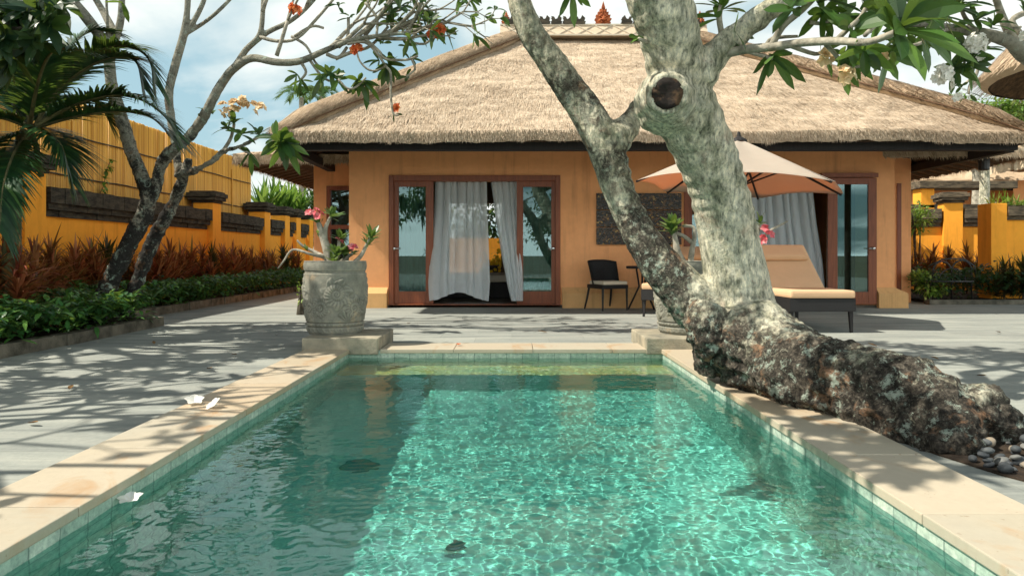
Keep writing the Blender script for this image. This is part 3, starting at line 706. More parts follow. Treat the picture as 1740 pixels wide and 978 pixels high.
# ragged fringe of cut straw ends along the eaves
def fringe(mb, a, c, n, dirx):
    a, c = Vector(a), Vector(c)
    for _ in range(n):
        p = a.lerp(c, rnd.random())+Vector((rnd.uniform(-.01, .01), rnd.uniform(-.01, .01), 0)); p.z += uneven(p.x, p.y)-rnd.uniform(0, TH*.8)
        L = rnd.uniform(.03, .075)*(1+.8*noise.noise(Vector((p.x*3, p.y*3, 5)))); q = p+Vector(dirx)*L*rnd.uniform(.1, .5)+Vector((rnd.uniform(-.02,.02), rnd.uniform(-.02,.02), -L)); k = len(mb.v)
        s_ = (c-a).normalized()*.0045; mb.v += [p-s_, p+s_, q]; mb.f.append((k, k+1, k+2))
fringe(rf, (EX0, EY0, ZE), (EX1, EY0, ZE), 16000, (0,-1,0)); fringe(rf, (EX0, EY0, ZE), (EX0, EY1, ZE), 3500, (-1,0,0)); fringe(rf, (EX1, EY0, ZE), (EX1, EY1, ZE), 3500, (1,0,0))
roof = link('roof', rf, 'thatch', villa)
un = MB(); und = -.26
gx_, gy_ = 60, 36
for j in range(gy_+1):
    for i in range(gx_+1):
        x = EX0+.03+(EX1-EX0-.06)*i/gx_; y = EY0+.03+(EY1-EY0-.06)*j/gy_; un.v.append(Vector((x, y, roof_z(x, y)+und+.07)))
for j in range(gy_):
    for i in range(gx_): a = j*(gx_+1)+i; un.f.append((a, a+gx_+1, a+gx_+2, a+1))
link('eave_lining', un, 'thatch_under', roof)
def hip_cap(a, c, nbind):
    """broad flattened roll of straw over a hip, drooping and narrowing at the eave"""
    a, c = Vector(a), Vector(c); mb = MB(); N = 60; nn = 22; hd = Vector((c.x-a.x, c.y-a.y, 0)).normalized(); d = (c-a).normalized(); u = d.cross(Vector((0,0,1))).normalized(); w_ = u.cross(d)
    def ctr(t_): return a.lerp(c, t_)+Vector((0,0,.02-.06*smoothstep(.10, 0, t_)))
    def surf(t_, an, off=0):
        p = ctr(t_); k_ = (.62+.38*smoothstep(0, .10, t_))*(1+.07*noise.noise(p*1.7))*(1-.25*smoothstep(.93, 1, t_))
        return p+u*(math.cos(an)*(.36*k_+off))+w_*(math.sin(an)*(.17*k_+off))
    for i in range(N+1):
        for j in range(nn): mb.v.append(surf(i/N, 2*PI*j/nn))
    for i in range(N):
        for j in range(nn): q = i*nn+j; r = i*nn+(j+1) % nn; mb.f.append((q, r, r+nn, q+nn))
    mb.f.append(tuple(reversed(range(nn)))); mb.f.append(tuple(N*nn+j for j in range(nn)))
    for _ in range(16000):
        t_ = rnd.random(); an = rnd.uniform(-.2, PI+.2); q0 = surf(t_, an, .004); q1 = surf(t_-rnd.uniform(.004, .03), an+(-1 if an < PI/2 else 1)*rnd.uniform(.10, .40), rnd.uniform(.004, .016)); st = q1-q0
        if st.length > .32: continue
        s_ = st.cross(w_).normalized()*.0045; k = len(mb.v); mb.v += [q0-s_, q0+s_, q1+s_*.4, q1-s_*.4]; mb.f.append((k, k+1, k+2, k+3))
    for _ in range(700):
        an = rnd.uniform(0, PI); q0 = surf(0, an)*.5+ctr(0)*.5; q0 = surf(0, an).lerp(ctr(0), rnd.random()); q1 = q0-d*rnd.uniform(.03,.10)+Vector((0,0,-rnd.uniform(.02,.08))); k = len(mb.v); mb.v += [q0-u*.005, q0+u*.005, q1]; mb.f.append((k, k+1, k+2))
    link('hip_cap', mb, 'thatch_cap', roof)
    bd = MB()
    for i in range(nbind):
        t_ = (i+.7)/(nbind+.5); bd.tube([surf(t_+.012*math.cos(an), an, .004) for an in [-.1+(PI+.2)*q/14 for q in range(15)]], .0045, 5)
    for an in (-.12, PI+.12): bd.tube([surf(i/30, an, .006)+Vector((0,0,.008*noise.noise(surf(i/30, an)*4))) for i in range(31)], .010, 5)
    link('binding', bd, 'rafter', roof)
hip_cap((EX0+.10, EY0+.10, ZE+.03), (RX0, RY, ZR), 2); hip_cap((EX1-.10, EY0+.10, ZE+.03), (RXe, RY, ZR), 6)
rc = MB(); zr0, zr1 = ZR-.04, ZR+.22
rc.v += [Vector(q) for x in (RX0-.25, RXe+.25) for q in ((x, RY-.34, zr0), (x, RY-.20, zr1), (x, RY+.20, zr1), (x, RY+.34, zr0))]
rc.f += [(0,1,2,3), (7,6,5,4), (0,4,5,1), (1,5,6,2), (2,6,7,3), (3,7,4,0)]
link('ridge_cap', rc, 'thatch', roof)
lt = MB(); N = 11
def rp(x, f): return Vector((x, RY-.352+.14*f, zr0+(zr1-zr0)*f))
for i in range(N):
    x0 = RX0-.2+(RXe-RX0+.4)*i/N; x1 = RX0-.2+(RXe-RX0+.4)*(i+1)/N
    lt.bar(rp(x0, .02), rp(x1, .98), .018, .014); lt.bar(rp(x0, .98), rp(x1, .02), .018, .014)
lt.bar(rp(RX0-.25, 1.0), rp(RXe+.25, 1.0), .03); lt.bar(rp(RX0-.25, 0), rp(RXe+.25, 0), .03)
link('ridge_lattice', lt, 'cushion_cream', roof)
for i in range(17):
    x = RX0-.05+(RXe-RX0+.1)*i/16
    if abs(x-1.94) < .3: continue
    o_ = MB(); s_ = 1 if x < 1.94 else -1
    pr = [(-.10,0), (.10,0), (.12,.05), (.07,.07), (.11,.13), (.05,.19), (.02,.12), (-.03,.10), (-.06,.16), (-.11,.17), (-.08,.09), (-.12,.05)]
    k = len(pr); o_.v += [Vector((x+s_*a*.95, RY-.19+yy, zr1+.012+c*.9)) for yy in (-.05, .05) for a, c in pr]
    o_.f += [tuple(range(k)), tuple(reversed(range(k, 2*k)))]+[(q, (q+1) % k, k+(q+1) % k, k+q) for q in range(k)]
    link('ridge_ornament', o_, 'coral', roof, bevel=.008)
def finial(cx, sc_, name):
    o_ = MB(); pr = [(-.17,0), (.17,0), (.20,.05), (.16,.08), (.22,.15), (.17,.17), (.19,.25), (.13,.25), (.14,.33), (.09,.32), (.09,.41), (.05,.39), (.03,.50), (0,.60)]
    pr = pr+[(-a, c) for a, c in reversed(pr[2:-1])]; k = len(pr)
    for yy, m in ((-.07,1), (.07,1)): o_.v += [Vector((cx+a*sc_*m, RY-.15+yy*sc_, zr1+.01+c*sc_)) for a, c in pr]
    o_.f += [tuple(range(k)), tuple(reversed(range(k, 2*k)))]+[(q, (q+1) % k, k+(q+1) % k, k+q) for q in range(k)]
    for zc, r in ((.10,.10), (.22,.085), (.33,.06), (.43,.035)):
        for a in range(6): o_.lathe([(.001,-.02), (r*.34,0), (.001,.05)], (cx+math.cos(a*PI/3)*r*sc_, RY-.15-.08*sc_, zr1+zc*sc_+math.sin(a*PI/3)*r*.4*sc_), 6)
    o_.lathe([(.001,-.03), (.05*sc_,0), (.03*sc_,.06), (.001,.12*sc_)], (cx, RY-.25, zr1+.12*sc_), 8)
    link(name, o_, 'terracotta', roof)
finial(1.94, .82, 'finial'); finial(RX0-.12, .50, 'finial'); finial(RXe+.12, .50, 'finial')
def side_roof(x0, x1, y0, y1, s_):
    """lower thatched lean-to roof over a wing: eave at x0, rising towards x1"""
    mb = MB(); nX, nY = 24, 60
    def zz_(x, y): return 2.74+min(abs(x-x0)*.26, (y-y0)*.30)+uneven(x, y)
    for j in range(nY+1):
        for i in range(nX+1): x = x0+(x1-x0)*i/nX; y = y0+(y1-y0)*j/nY; mb.v.append(Vector((x, y, zz_(x, y))))
    for j in range(nY):
        for i in range(nX):
            a = j*(nX+1)+i; q = (a, a+1, a+nX+2, a+nX+1); mb.f.append(q if s_ > 0 else q[::-1])
    rim = [(x0+(x1-x0)*i/20, y0) for i in range(20, -1, -1)]+[(x0, y0+(y1-y0)*j/60) for j in range(1, 61)]
    for (a, b_), (c, d) in zip(rim[:-1], rim[1:]): mb.quad((a,b_,zz_(a,b_)), (c,d,zz_(c,d)), (c,d,2.58+rnd.uniform(-.02,.02)), (a,b_,2.58+rnd.uniform(-.02,.02)))
    for (a, b_), (c, d) in zip(rim[:-1], rim[1:]):
        for _ in range(50):
            f_ = rnd.random(); p = Vector((a+(c-a)*f_, b_+(d-b_)*f_, 2.60+rnd.uniform(0,.12))); k = len(mb.v); e = Vector((c-a, d-b_, 0)).normalized()*.006
            mb.v += [p-e, p+e, p+Vector((-s_*rnd.uniform(0,.04), rnd.uniform(-.03,.01), -rnd.uniform(.05,.11)))]; mb.f.append((k, k+1, k+2))
    for _ in range(5000):
        x = rnd.uniform(min(x0,x1), max(x0,x1)); y = rnd.uniform(y0, y1); d = Vector((-s_, rnd.gauss(0,.15), -.26)).normalized() if abs(x-x0)*.26 < (y-y0)*.30 else Vector((rnd.gauss(0,.15), -1, -.30)).normalized()
        p = Vector((x, y, zz_(x, y)+.004)); e = d.cross(Vector((0,0,1))).normalized()*.008; q = p+d*rnd.uniform(.12,.3)+Vector((0,0,.02)); k = len(mb.v); mb.v += [p-e, p+e, q+e*.4, q-e*.4]; mb.f.append((k, k+1, k+2, k+3))
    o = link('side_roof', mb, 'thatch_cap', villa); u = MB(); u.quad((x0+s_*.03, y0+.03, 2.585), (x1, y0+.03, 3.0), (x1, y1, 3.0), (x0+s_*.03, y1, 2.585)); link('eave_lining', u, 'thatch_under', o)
side_roof(-5.05, -2.4, 12.35, 18.4, 1); side_roof(8.93, 6.3, 11.6, 18.4, -1)
be = MB(); be.box((EX0+.16, 10.55, 2.54), (EX1-.16, 10.70, 2.69)); link('eave_beam', be, 'wood_dark', villa)
for x in (EX0+.10, EX1-.24):
    be = MB(); be.box((x, 10.71, 2.53), (x+.14, 18, 2.67)); link('eave_beam', be, 'wood_dark', villa)
be = MB(); be.box((LX0+.1, WY-.02-.14, 2.76), (RX1-.1, WY-.02, 2.88)); link('wall_beam', be, 'wood_dark', villa)
for i in range(22):
    y = 10.95+i*.32
    for s_ in (0, 1):
        ra = MB(); xa, xb = ((-4.95, -3.0) if s_ == 0 else (8.83, 6.9))
        
        if y < 12.4: continue
        ra.bar((xa, y, 2.58), (xb, y, 3.08), .06, .09); link('rafter', ra, 'rafter', villa)

# interior seen through the opening
def curtain(name, label, rows, mat, waves, amp, y0, cat='curtain', group='sheer curtains at the doors', yb=0, seed=0, hem=None):
    """rows: (py, px left, px right) down the cloth"""
    mb = MB(); nu, nv = 90, 40
    for j in range(nv+1):
        tt = j/nv; f = tt*(len(rows)-1); i0 = min(int(f), len(rows)-2); fr = f-i0
        py = rows[i0][0]+(rows[i0+1][0]-rows[i0][0])*fr; a = rows[i0][1]+(rows[i0+1][1]-rows[i0][1])*fr; c = rows[i0][2]+(rows[i0+1][2]-rows[i0][2])*fr
        for i in range(nu+1):
            u = i/nu; ph = u*waves*2*PI+.9*math.sin(2.3*u*waves+seed)+.5*tt*math.sin(3*u+seed); Y = y0+amp*(1-.35*tt)*math.sin(ph)+yb*tt*tt
            pz = py+(hem(u) if hem else 0)*smoothstep(.7, 1, tt)
            mb.v.append(P(a+(c-a)*u+2.0*math.cos(ph)*(1-.5*tt), pz, Y))
    for j in range(nv):
        for i in range(nu): a = j*(nu+1)+i; mb.f.append((a, a+1, a+nu+2, a+nu+1))
    t_ = tag(link(name, mb, mat, None, True), label, cat, group); return t_
curtain('curtain', 'widest sheer white curtain blowing out of the left doorway, left of the gap', [(308,738,826), (360,737,827), (420,731,830), (480,727,832), (503,729,830)], 'sheer', 7, .05, WY+.16, yb=-.42, seed=1,
        hem=lambda u: 9-14*math.exp(-((u-.5)/.3)**2)*1.1)
curtain('curtain', 'narrow sheer white curtain swept sideways on the right of the left doorway', [(308,832,880), (380,842,883), (440,852,886), (490,862,888), (511,868,888)], 'sheer', 5, .05, WY+.16, yb=-.42, seed=3)
curtain('curtain', 'sheer curtain hanging behind the left fixed glass of the left doorway', [(310,672,732), (410,672,732), (500,672,732)], 'drape', 8, .025, WY+.19, seed=5)
curtain('curtain', 'sheer curtain hanging behind the right fixed glass of the left doorway', [(310,882,944), (410,882,944), (500,882,944)], 'drape', 8, .025, WY+.19, seed=7)
curtain('curtain', 'sheer white curtain hanging in the right doorway behind the parasol', [(308,1240,1378), (380,1240,1386), (440,1240,1396), (506,1240,1402)], 'sheer', 10, .05, WY+.16, yb=-.1, seed=9)
curtain('curtain', 'beige curtain drawn behind the slid glass of the right doorway', [(308,1404,1446), (410,1404,1446), (505,1404,1446)], 'drape', 5, .03, WY+.20, seed=11)
bed = thing('daybed', 'low daybed with a pale cover just visible inside the dark left doorway', 'bed', (-.9, 14.6, .045))
b = MB(); b.box((-1.75, 13.9, .045), (-.05, 15.6, .36)); link('base', b, 'wood_dark', bed, bevel=.02)
b = MB(); b.box((-1.7, 13.92, .362), (-.1, 15.58, .52)); link('mattress', b, 'cushion_cream', bed, bevel=.05)
cw = MB(); cw.box((-4, 20.4, 0), (3.4, 20.65, 1.42)); tag(link('courtyard_wall', cw, 'yellow'), 'orange courtyard wall seen through the villa and its back window', 'wall')

# wall art
art = thing('wall_art', 'dark brown mosaic wall panel in three strips between the doorways', 'wall art', (wx(1085), WY-.02, wz(372)))
ax0, ax1 = wx(1013), wx(1157); az = [wz(416), wz(386), wz(357), wz(328)]
for i in range(3):
    b = MB(); b.box((ax0, WY-.045, az[i]+.006), (ax1, WY-.003, az[i+1]-.006)); link('panel', b, 'mosaic', art, bevel=.004)
# hanging lantern at the right eave
lx = P(1672, 270, 11.8); lan = thing('lantern', 'dark lantern hanging from the right eave corner of the villa', 'lantern', (lx.x, lx.y, 2.38))
b = MB(); b.lathe([(.07,2.38), (.085,2.40), (.085,2.60), (.11,2.61), (.04,2.68), (.012,2.70)], (lx.x, lx.y, 0), 12); link('shade', b, 'metal_black', lan)
b = MB(); b.tube([(lx.x, lx.y, 2.69), (lx.x, lx.y, 2.84)], .008, 6); link('hook', b, 'metal_black', lan)

# ------------------------------------------------------------------ garden walls, bamboo fence
def pillar(mb_p, caps, x0, x1, y0, y1, h, parent, mat='coral'):
    mb_p.box((x0, y0, 0), (x1, y1, h)); cx, cy_ = (x0+x1)/2, (y0+y1)/2; hx, hy = (x1-x0)/2, (y1-y0)/2
    c = MB()
    for z0, z1, e in ((h+.001, h+.055, .03), (h+.056, h+.13, .09), (h+.131, h+.23, .12), (h+.231, h+.27, .07)):
        c.box((cx-hx-e+rnd.uniform(-.01,.01), cy_-hy-e, z0), (cx+hx+e, cy_+hy+e+rnd.uniform(-.01,.01), z1))
    caps.append(c)
def ledge_cap(mb, x0, x1, y0, y1, along):
    """stepped, ragged stone ledge on a wall: lower mould, then a leaning slab"""
    n = max(3, int((y1-y0 if along == 'y' else x1-x0)/.32))
    for k in range(n):
        a = k/n; c = (k+1)/n
        for z0, z1, e in ((1.50, 1.60, .05), (1.601, 1.70, .10), (1.701, 1.94, .15)):
            j = rnd.uniform(-.012, .012)
            if along == 'y': mb.box((x0-e+j, y0+(y1-y0)*a, z0), (x1+e+j, y0+(y1-y0)*c-.004, z1+j))
            else: mb.box((x0+(x1-x0)*a, y0-e+j, z0), (x0+(x1-x0)*c-.004, y1+e+j, z1+j))
gw = thing('garden_wall', 'long orange garden wall with dark stone ledge along the left bed', 'wall', (-7.1, 14, 0))
WX = -7.0; pys = [9.85, 15.9, 19.2, 20.9, 22.0, 23.4]; pm = MB(); caps = []
pm.box((WX-.2, 3, 0), (WX, 24, 1.52)); link('wall_panel', pm, 'yellow', gw)
for y in [4.5]+pys:
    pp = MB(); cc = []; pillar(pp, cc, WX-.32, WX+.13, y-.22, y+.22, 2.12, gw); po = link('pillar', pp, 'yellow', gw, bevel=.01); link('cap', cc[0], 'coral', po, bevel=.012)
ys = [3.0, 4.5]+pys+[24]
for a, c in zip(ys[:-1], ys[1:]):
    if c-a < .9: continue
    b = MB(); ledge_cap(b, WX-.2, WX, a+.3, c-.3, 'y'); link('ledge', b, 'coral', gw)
bf = thing('bamboo_fence', 'tall golden bamboo screen rising behind the left orange wall', 'fence', (-7.5, 12, 0))
b = MB(); y = 3.5
while y < 19.6:
    r = rnd.uniform(.013, .018); b.tube([(-7.5+rnd.uniform(-.008,.008), y, .1), (-7.5+rnd.uniform(-.01,.01), y+rnd.uniform(-.006,.006), 3.56+rnd.uniform(-.012,.012))], r, 6, True); y += r*1.72
link('bamboo_screen', b, 'bamboo', bf, True)
b = MB()
for z in (2.25, 2.95):
    b.tube([(-7.465, yy, z+.01*math.sin(yy*3)) for yy in [3.5+i*.8 for i in range(21)]], .013, 6)
link('rail', b, 'bark_dark', bf)
for yy in (11.6, 15.0, 18.2): b = MB(); b.tube([(-7.462, yy, .5), (-7.462, yy, 3.2)], .02, 6); link('batten', b, 'bamboo', bf)

rw = thing('garden_wall', 'sunlit yellow garden wall with stone ledge right of the villa', 'wall', (10.6, 17, 0))
RYW = 17.0; b = MB(); b.box((8.9, RYW, -.12), (12.1, RYW+.2, 1.5)); link('wall_panel', b, 'yellow', rw)
pxx = (1614-CX)*RYW/F
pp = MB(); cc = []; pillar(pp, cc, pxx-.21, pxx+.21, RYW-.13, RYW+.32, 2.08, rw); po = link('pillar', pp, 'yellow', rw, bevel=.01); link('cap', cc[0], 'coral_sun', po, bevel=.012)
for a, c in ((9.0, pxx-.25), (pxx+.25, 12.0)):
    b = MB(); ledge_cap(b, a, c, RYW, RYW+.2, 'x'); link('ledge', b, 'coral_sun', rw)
rw.rotation_euler.z = math.radians(-15); rw.location.z = .12
rw2 = thing('garden_wall', 'nearer shaded orange wall block at the right edge, right of the sunlit wall', 'wall', (10.6, 14, 0))
NYW = 13.7; nxx = (1680-CX)*NYW/F
b = MB(); b.box((nxx+.16, NYW, 0), (14, NYW+.22, 1.62)); link('wall_panel', b, 'yellow', rw2)
b = MB(); b.box((nxx-.02, NYW-.1, 0), (nxx+.30, NYW+.30, 1.95)); link('pillar', b, 'yellow', rw2, bevel=.01)
b = MB()
for k in range(8):
    for z0, z1, e in ((1.62,1.70,.04), (1.701,1.90,.12)): b.box((nxx+.32+k*.4, NYW-e+rnd.uniform(-.01,.01), z0), (nxx+.32+k*.4+.395, NYW+.22+e, z1+rnd.uniform(-.012,.012)))
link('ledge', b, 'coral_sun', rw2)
# wall beyond, lower terrace of the neighbour
rw3 = thing('garden_wall', 'small orange wall with stone ledges beyond the sunlit wall, right of the villa', 'wall', (11, 19, 0))
b = MB(); b.box((10, 19, 0), (16, 19.2, 2.2)); link('wall_panel', b, 'yellow', rw3)
b = MB(); x0 = (1560-CX)*19/F; b.box((x0, 18.85, 0), (x0+.36, 19.25, 2.75)); link('pillar', b, 'yellow', rw3)
b = MB(); b.box((10, 18.85, 2.201), (14.6, 19.35, 2.32)); b.box((x0-.1, 18.75, 2.751), (x0+2.6, 19.4, 2.95)); link('ledge', b, 'coral_sun', rw3, bevel=.02)

# neighbours' thatched houses
def thatched_house(name, label, x0, x1, y0, y1, ze, zr, ridge_in, wall_h):
    h = thing(name, label, 'house', ((x0+x1)/2, (y0+y1)/2, 0), 'neighbouring thatched houses')
    mb = MB(); xm0, xm1, ym = x0+ridge_in, x1-ridge_in, (y0+y1)/2; nX, nY = 60, 40
    def z_(x, y): return ze+min((y-y0)/(ym-y0), (y1-y)/(y1-ym), (x-x0)/ridge_in, (x1-x)/ridge_in, 1)*(zr-ze)
    for j in range(nY+1):
        for i in range(nX+1):
            x = x0+(x1-x0)*i/nX; y = y0+(y1-y0)*j/nY; mb.v.append(Vector((x, y, z_(x, y)+.05*noise.noise(Vector((x*2, y*2, 0))))))
    for j in range(nY):
        for i in range(nX): a = j*(nX+1)+i; mb.f.append((a, a+1, a+nX+2, a+nX+1))
    k = len(mb.v)
    for (a, c) in (((x0,y0),(x1,y0)), ((x0,y1),(x0,y0)), ((x1,y0),(x1,y1))):
        for q in range(24):
            p = Vector((*a, 0)).lerp(Vector((*c, 0)), q/24); r = Vector((*a, 0)).lerp(Vector((*c, 0)), (q+1)/24); d0, d1 = rnd.uniform(.22,.3), rnd.uniform(.22,.3)
            mb.quad((p.x,p.y,ze+.05*noise.noise(Vector((p.x*2,p.y*2,0)))), (r.x,r.y,ze+.05*noise.noise(Vector((r.x*2,r.y*2,0)))), (r.x,r.y,ze-d1), (p.x,p.y,ze-d0))
    link('roof', mb, 'thatch_cap', h)
    b = MB(); b.box((x0+1.0, y0+1.0, 0), (x1-1, y1-1, wall_h)); link('wall', b, 'wall', h)
    b = MB(); b.box((x0+.4, y0+.4, ze-.32), (x1-.4, y0+.52, ze-.14)); link('eave_beam', b, 'wood_dark', h)
    return h
thatched_house('thatched_house', 'low thatched house beyond the yellow wall, just right of the villa', 14.0, 24, 24, 31, 3.55, 6.3, 3.4, 3.3)
thatched_house('thatched_house', 'second thatched roof farther right at the frame edge, above the yellow wall', 15.3, 27, 20.0, 23.2, 3.75, 5.6, 2.0, 3.3)

# round thatched parasol at the right edge
tp = thing('thatched_parasol', 'round thatched straw parasol cut off by the right picture edge', 'parasol', (7.56, 8.4, 0))
b = MB(); cx, cy_, R_, zr_, zt = 7.56, 8.4, 1.50, 3.20, 4.7
prof = [(R_-.10, zr_-.06), (R_, zr_), (R_+.01, zr_+.05)]+[(R_*(1-i/12)+.02, zr_+.06+(zt-zr_)*(1-(1-i/12)**1.15)) for i in range(1, 13)]
b.lathe(prof, (cx, cy_, 0), 60, False)
for i, v in enumerate(b.v): b.v[i] = v+Vector((0,0,.03*nz(v, 3)))
for _ in range(9000):
    a = rnd.uniform(0, 2*PI); tt = math.sqrt(rnd.uniform(.01, 1)); r = R_*tt; z = zr_+.08+(zt-zr_)*(1-tt**1.15); L = rnd.uniform(.12, .30)
    d = Vector((math.cos(a), math.sin(a), -1.08)).normalized(); s_ = Vector((-math.sin(a), math.cos(a), 0)); d = (d+s_*rnd.gauss(0,.1)).normalized(); p = Vector((cx+r*math.cos(a), cy_+r*math.sin(a), z)); q = p+d*L+Vector((0,0,.02)); k = len(b.v)
    b.v += [p-s_*.007, p+s_*.007, q+s_*.003, q-s_*.003]; b.f.append((k, k+1, k+2, k+3))
link('thatch_canopy', b, 'thatch_cap', tp)
b = MB(); b.lathe([(R_-.12, zr_-.05), (R_*.5, zr_+.55), (.05, zr_+1.1)], (cx, cy_, 0), 40, False); link('lining', b, 'thatch_under', tp)
b = MB(); b.tube([(cx, cy_, 0), (cx, cy_, 4.2)], .07, 12); link('pole', b, 'bark_dark', tp)

# ------------------------------------------------------------------ furniture
# carved pots on plinths
def carve(th, z):
    """relief height of acanthus scrolls and leaf fans on the pot body"""
    h = 0
    for k in range(4):
        d = (th-k*PI/2-.35+PI) % (2*PI)-PI; u = d*.32
        for cu, cz_, R0_, s_ in ((-.02, .40, .155, 1), (.17, .26, .12, -1), (-.19, .27, .10, -1)):
            du, dz = u-cu, z-cz_; r = math.hypot(du, dz); a = math.atan2(dz, du)*s_
            Rl = R0_*(1+.16*math.cos(7*a+r*30)); 
            if r < Rl:
                q = (math.log(max(r, .012)/.012)*1.05-a/(2*PI)) % 1.0
                ridge = (1-abs(q-.5)*2); vein = .75+.25*math.cos(18*a+60*r)
                h = max(h, (ridge**.6)*vein*smoothstep(Rl, Rl*.88, r))
        for m in range(5):
            aa = -.9+m*.45; du, dz = u-.10, z-.13; x = du*math.cos(aa)+dz*math.sin(aa)*0; ang = math.atan2(du, dz)
            rr = math.hypot(du, dz)
            if .02 < rr < .12: h = max(h, .75*smoothstep(.16, .04, abs(ang-aa)))
    return h*smoothstep(.125, .15, z)*smoothstep(.60, .575, z)
def make_pot(label):
    p = thing('stone_pot', label, 'pot', (0,0,0), 'carved stone pots at the pool corners')
    mb = MB(); n, m = 300, 130; H = .72
    def rad(z):
        t_ = z/H; r = .275+.055*math.sin(min(1, t_*1.15+.08)*PI*.62)
        if z > .63: r = .322+.006*math.sin((z-.63)/.09*PI)
        if .07 < z < .085 or .115 < z < .125 or .60 < z < .63: r -= .012
        if z < .02: r -= .012
        return r
    for j in range(m+1):
        z = H*j/m
        for i in range(n):
            th = 2*PI*i/n; r = rad(z)+.020*carve(th, z)*(.8+.5*noise.noise(Vector((math.cos(th)*4, math.sin(th)*4, z*9))))
            if .085 <= z <= .115: r += .010*max(0, math.sin(th*44))*math.sin((z-.085)/.03*PI)
            if .03 < z < .068: r += .006*max(0, math.sin(th*30+z*60))
            r += .004*noise.noise(Vector((math.cos(th)*5, math.sin(th)*5, z*12)))
            mb.v.append(Vector((r*math.cos(th), r*math.sin(th), z)))
    for j in range(m):
        for i in range(n): a = j*n+i; c = j*n+(i+1) % n; mb.f.append((a, c, c+n, a+n))
    mb.lathe([(.325, H-.002), (.322, H+.004), (.275, H+.004), (.262, H-.08), (.02, H-.075)], (0,0,0), 60)
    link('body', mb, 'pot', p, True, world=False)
    s_ = MB(); s_.lathe([(.268, H-.085), (.2, H-.06), (.01, H-.05)], (0,0,0), 30); link('potting_soil', s_, 'soil', p, world=False)
    return p
pot = make_pot('carved grey stone pot on the left plinth at the far pool corner')
pot2 = copy_tree(pot); pot2['label'] = 'carved stone pot on the right plinth, half hidden behind the leaning tree'
POT1, POT2 = Vector((-1.785, 6.90, .137)), Vector((1.76, 6.9, .137))
pot.location = POT1; pot2.location = POT2; pot.scale = pot2.scale = (.945, .945, 1); pot2.rotation_euler.z = 1.1
for x0, x1, lab in ((-1.985, -1.265, 'square weathered stone slab under the left carved pot'), (1.27, 2.0, 'square sandy stone slab under the right carved pot')):
    b = MB(); b.box((x0, 6.44, -.02), (x1, 7.28, .135)); tag(link('plinth', b, 'plinth', None, bevel=.012), lab, 'plinth', 'stone plinths under the pots')

def rosette(mb, p, d, n, L, W, spread=(.9, 1.5), droop=(.15,.5), shape=None, fold=.15):
    d = Vector(d).normalized(); u = d.orthogonal().normalized(); w_ = d.cross(u); a0 = rnd.uniform(0, 6.28)
    for i in range(n):
        a = a0+i*2.4+rnd.uniform(-.2,.2); e = rnd.uniform(*spread); dd = d*math.cos(e)+(u*math.cos(a)+w_*math.sin(a))*math.sin(e)
        mb.leaf(Vector(p)-d*rnd.uniform(0, .05), dd, d, L*rnd.uniform(.65, 1.1), W*rnd.uniform(.8, 1.1), rnd.uniform(*droop), shape=shape, fold=fold)
def flower(mb, p, d, s_, n=5):
    d = Vector(d).normalized(); u = d.orthogonal().normalized(); w_ = d.cross(u); a0 = rnd.uniform(0, 6)
    for i in range(n):
        a = a0+i*2*PI/n; dd = d*.45+(u*math.cos(a)+w_*math.sin(a)); mb.leaf(p, dd, d, s_, s_*.74, .10, shape=(.28, .72, .98, 1, .72, 0), fold=.28)
def cluster(p, d, n, s_, mat, parent, spread=.09, name='flower_cluster'):
    mb = MB(); d = Vector(d).normalized()
    for _ in range(n):
        q = Vector((rnd.gauss(0,1), rnd.gauss(0,1), rnd.gauss(0,1))).normalized(); q = (q+d*.7).normalized()
        flower(mb, Vector(p)+q*spread*rnd.uniform(.5, 1), q, s_*rnd.uniform(.8, 1.15))
    return link(name, mb, mat, parent)
def desert_rose(name, label, base, stems, tips, flowers, mid=None):
    r_ = thing(name, label, 'plant', base, 'desert roses in the pots'); mb = MB()
    for rows in stems: add_limb(mb, [(a, b_, c, r*.78) for a, b_, c, r in rows], 4, 8)
    link('stem', mb, 'bark_pale', r_, True); lf = MB()
    for px, py, Y, dx, n, L in tips:
        rosette(lf, P(px, py, Y), (dx, rnd.uniform(-.3,.1), 1), n, L*1.35, L*.42, (.2, 1.35), (0, .2))
    link('foliage', lf, 'leaf_desert', r_)
    for px, py, Y, n in flowers: cluster(P(px, py, Y), (0,-.4,1), n, .045, 'fl_pink', r_, .055)
Yp = 6.9
desert_rose('desert_rose', 'desert rose with pink flowers growing in the left carved pot', (-1.8, 6.9, .8),
    [[(563,455,Yp,13), (556,425,Yp,10), (548,400,Yp,8), (541,378,Yp,5)], [(552,410,Yp,7), (553,388,Yp,5), (562,368,Yp,3)],
     [(557,440,Yp,6), (535,428,Yp+.1,4), (515,418,Yp+.1,3), (505,408,Yp+.1,2)], [(556,437,Yp,5), (530,432,Yp-.1,3.2), (503,424,Yp-.1,2.6), (492,428,Yp-.1,2.2), (483,442,Yp-.1,2), (472,456,Yp-.1,1.5)],
     [(595,452,Yp,6), (612,436,Yp,4.5), (622,418,Yp,3.8), (629,402,Yp,3)], [(566,450,Yp,8), (575,430,Yp,5), (576,408,Yp,4)], [(570,450,Yp,7), (588,438,Yp,4), (600,430,Yp,3)]],
    [(541,374,Yp,-.3,10,.10), (563,364,Yp,.6,13,.13), (578,402,Yp,.2,14,.12), (573,428,Yp-.1,0,16,.12), (586,430,Yp,.2,14,.11), (566,440,Yp-.1,0,12,.11), (630,400,Yp,.3,18,.12), (625,412,Yp,.3,12,.10), (601,428,Yp,.3,8,.08), (520,420,Yp,-.3,5,.06), (543,398,Yp,-.3,5,.07)],
    [(527,366,Yp,3), (535,362,Yp,4), (543,368,Yp,3), (573,414,Yp,3), (598,424,Yp,5)])
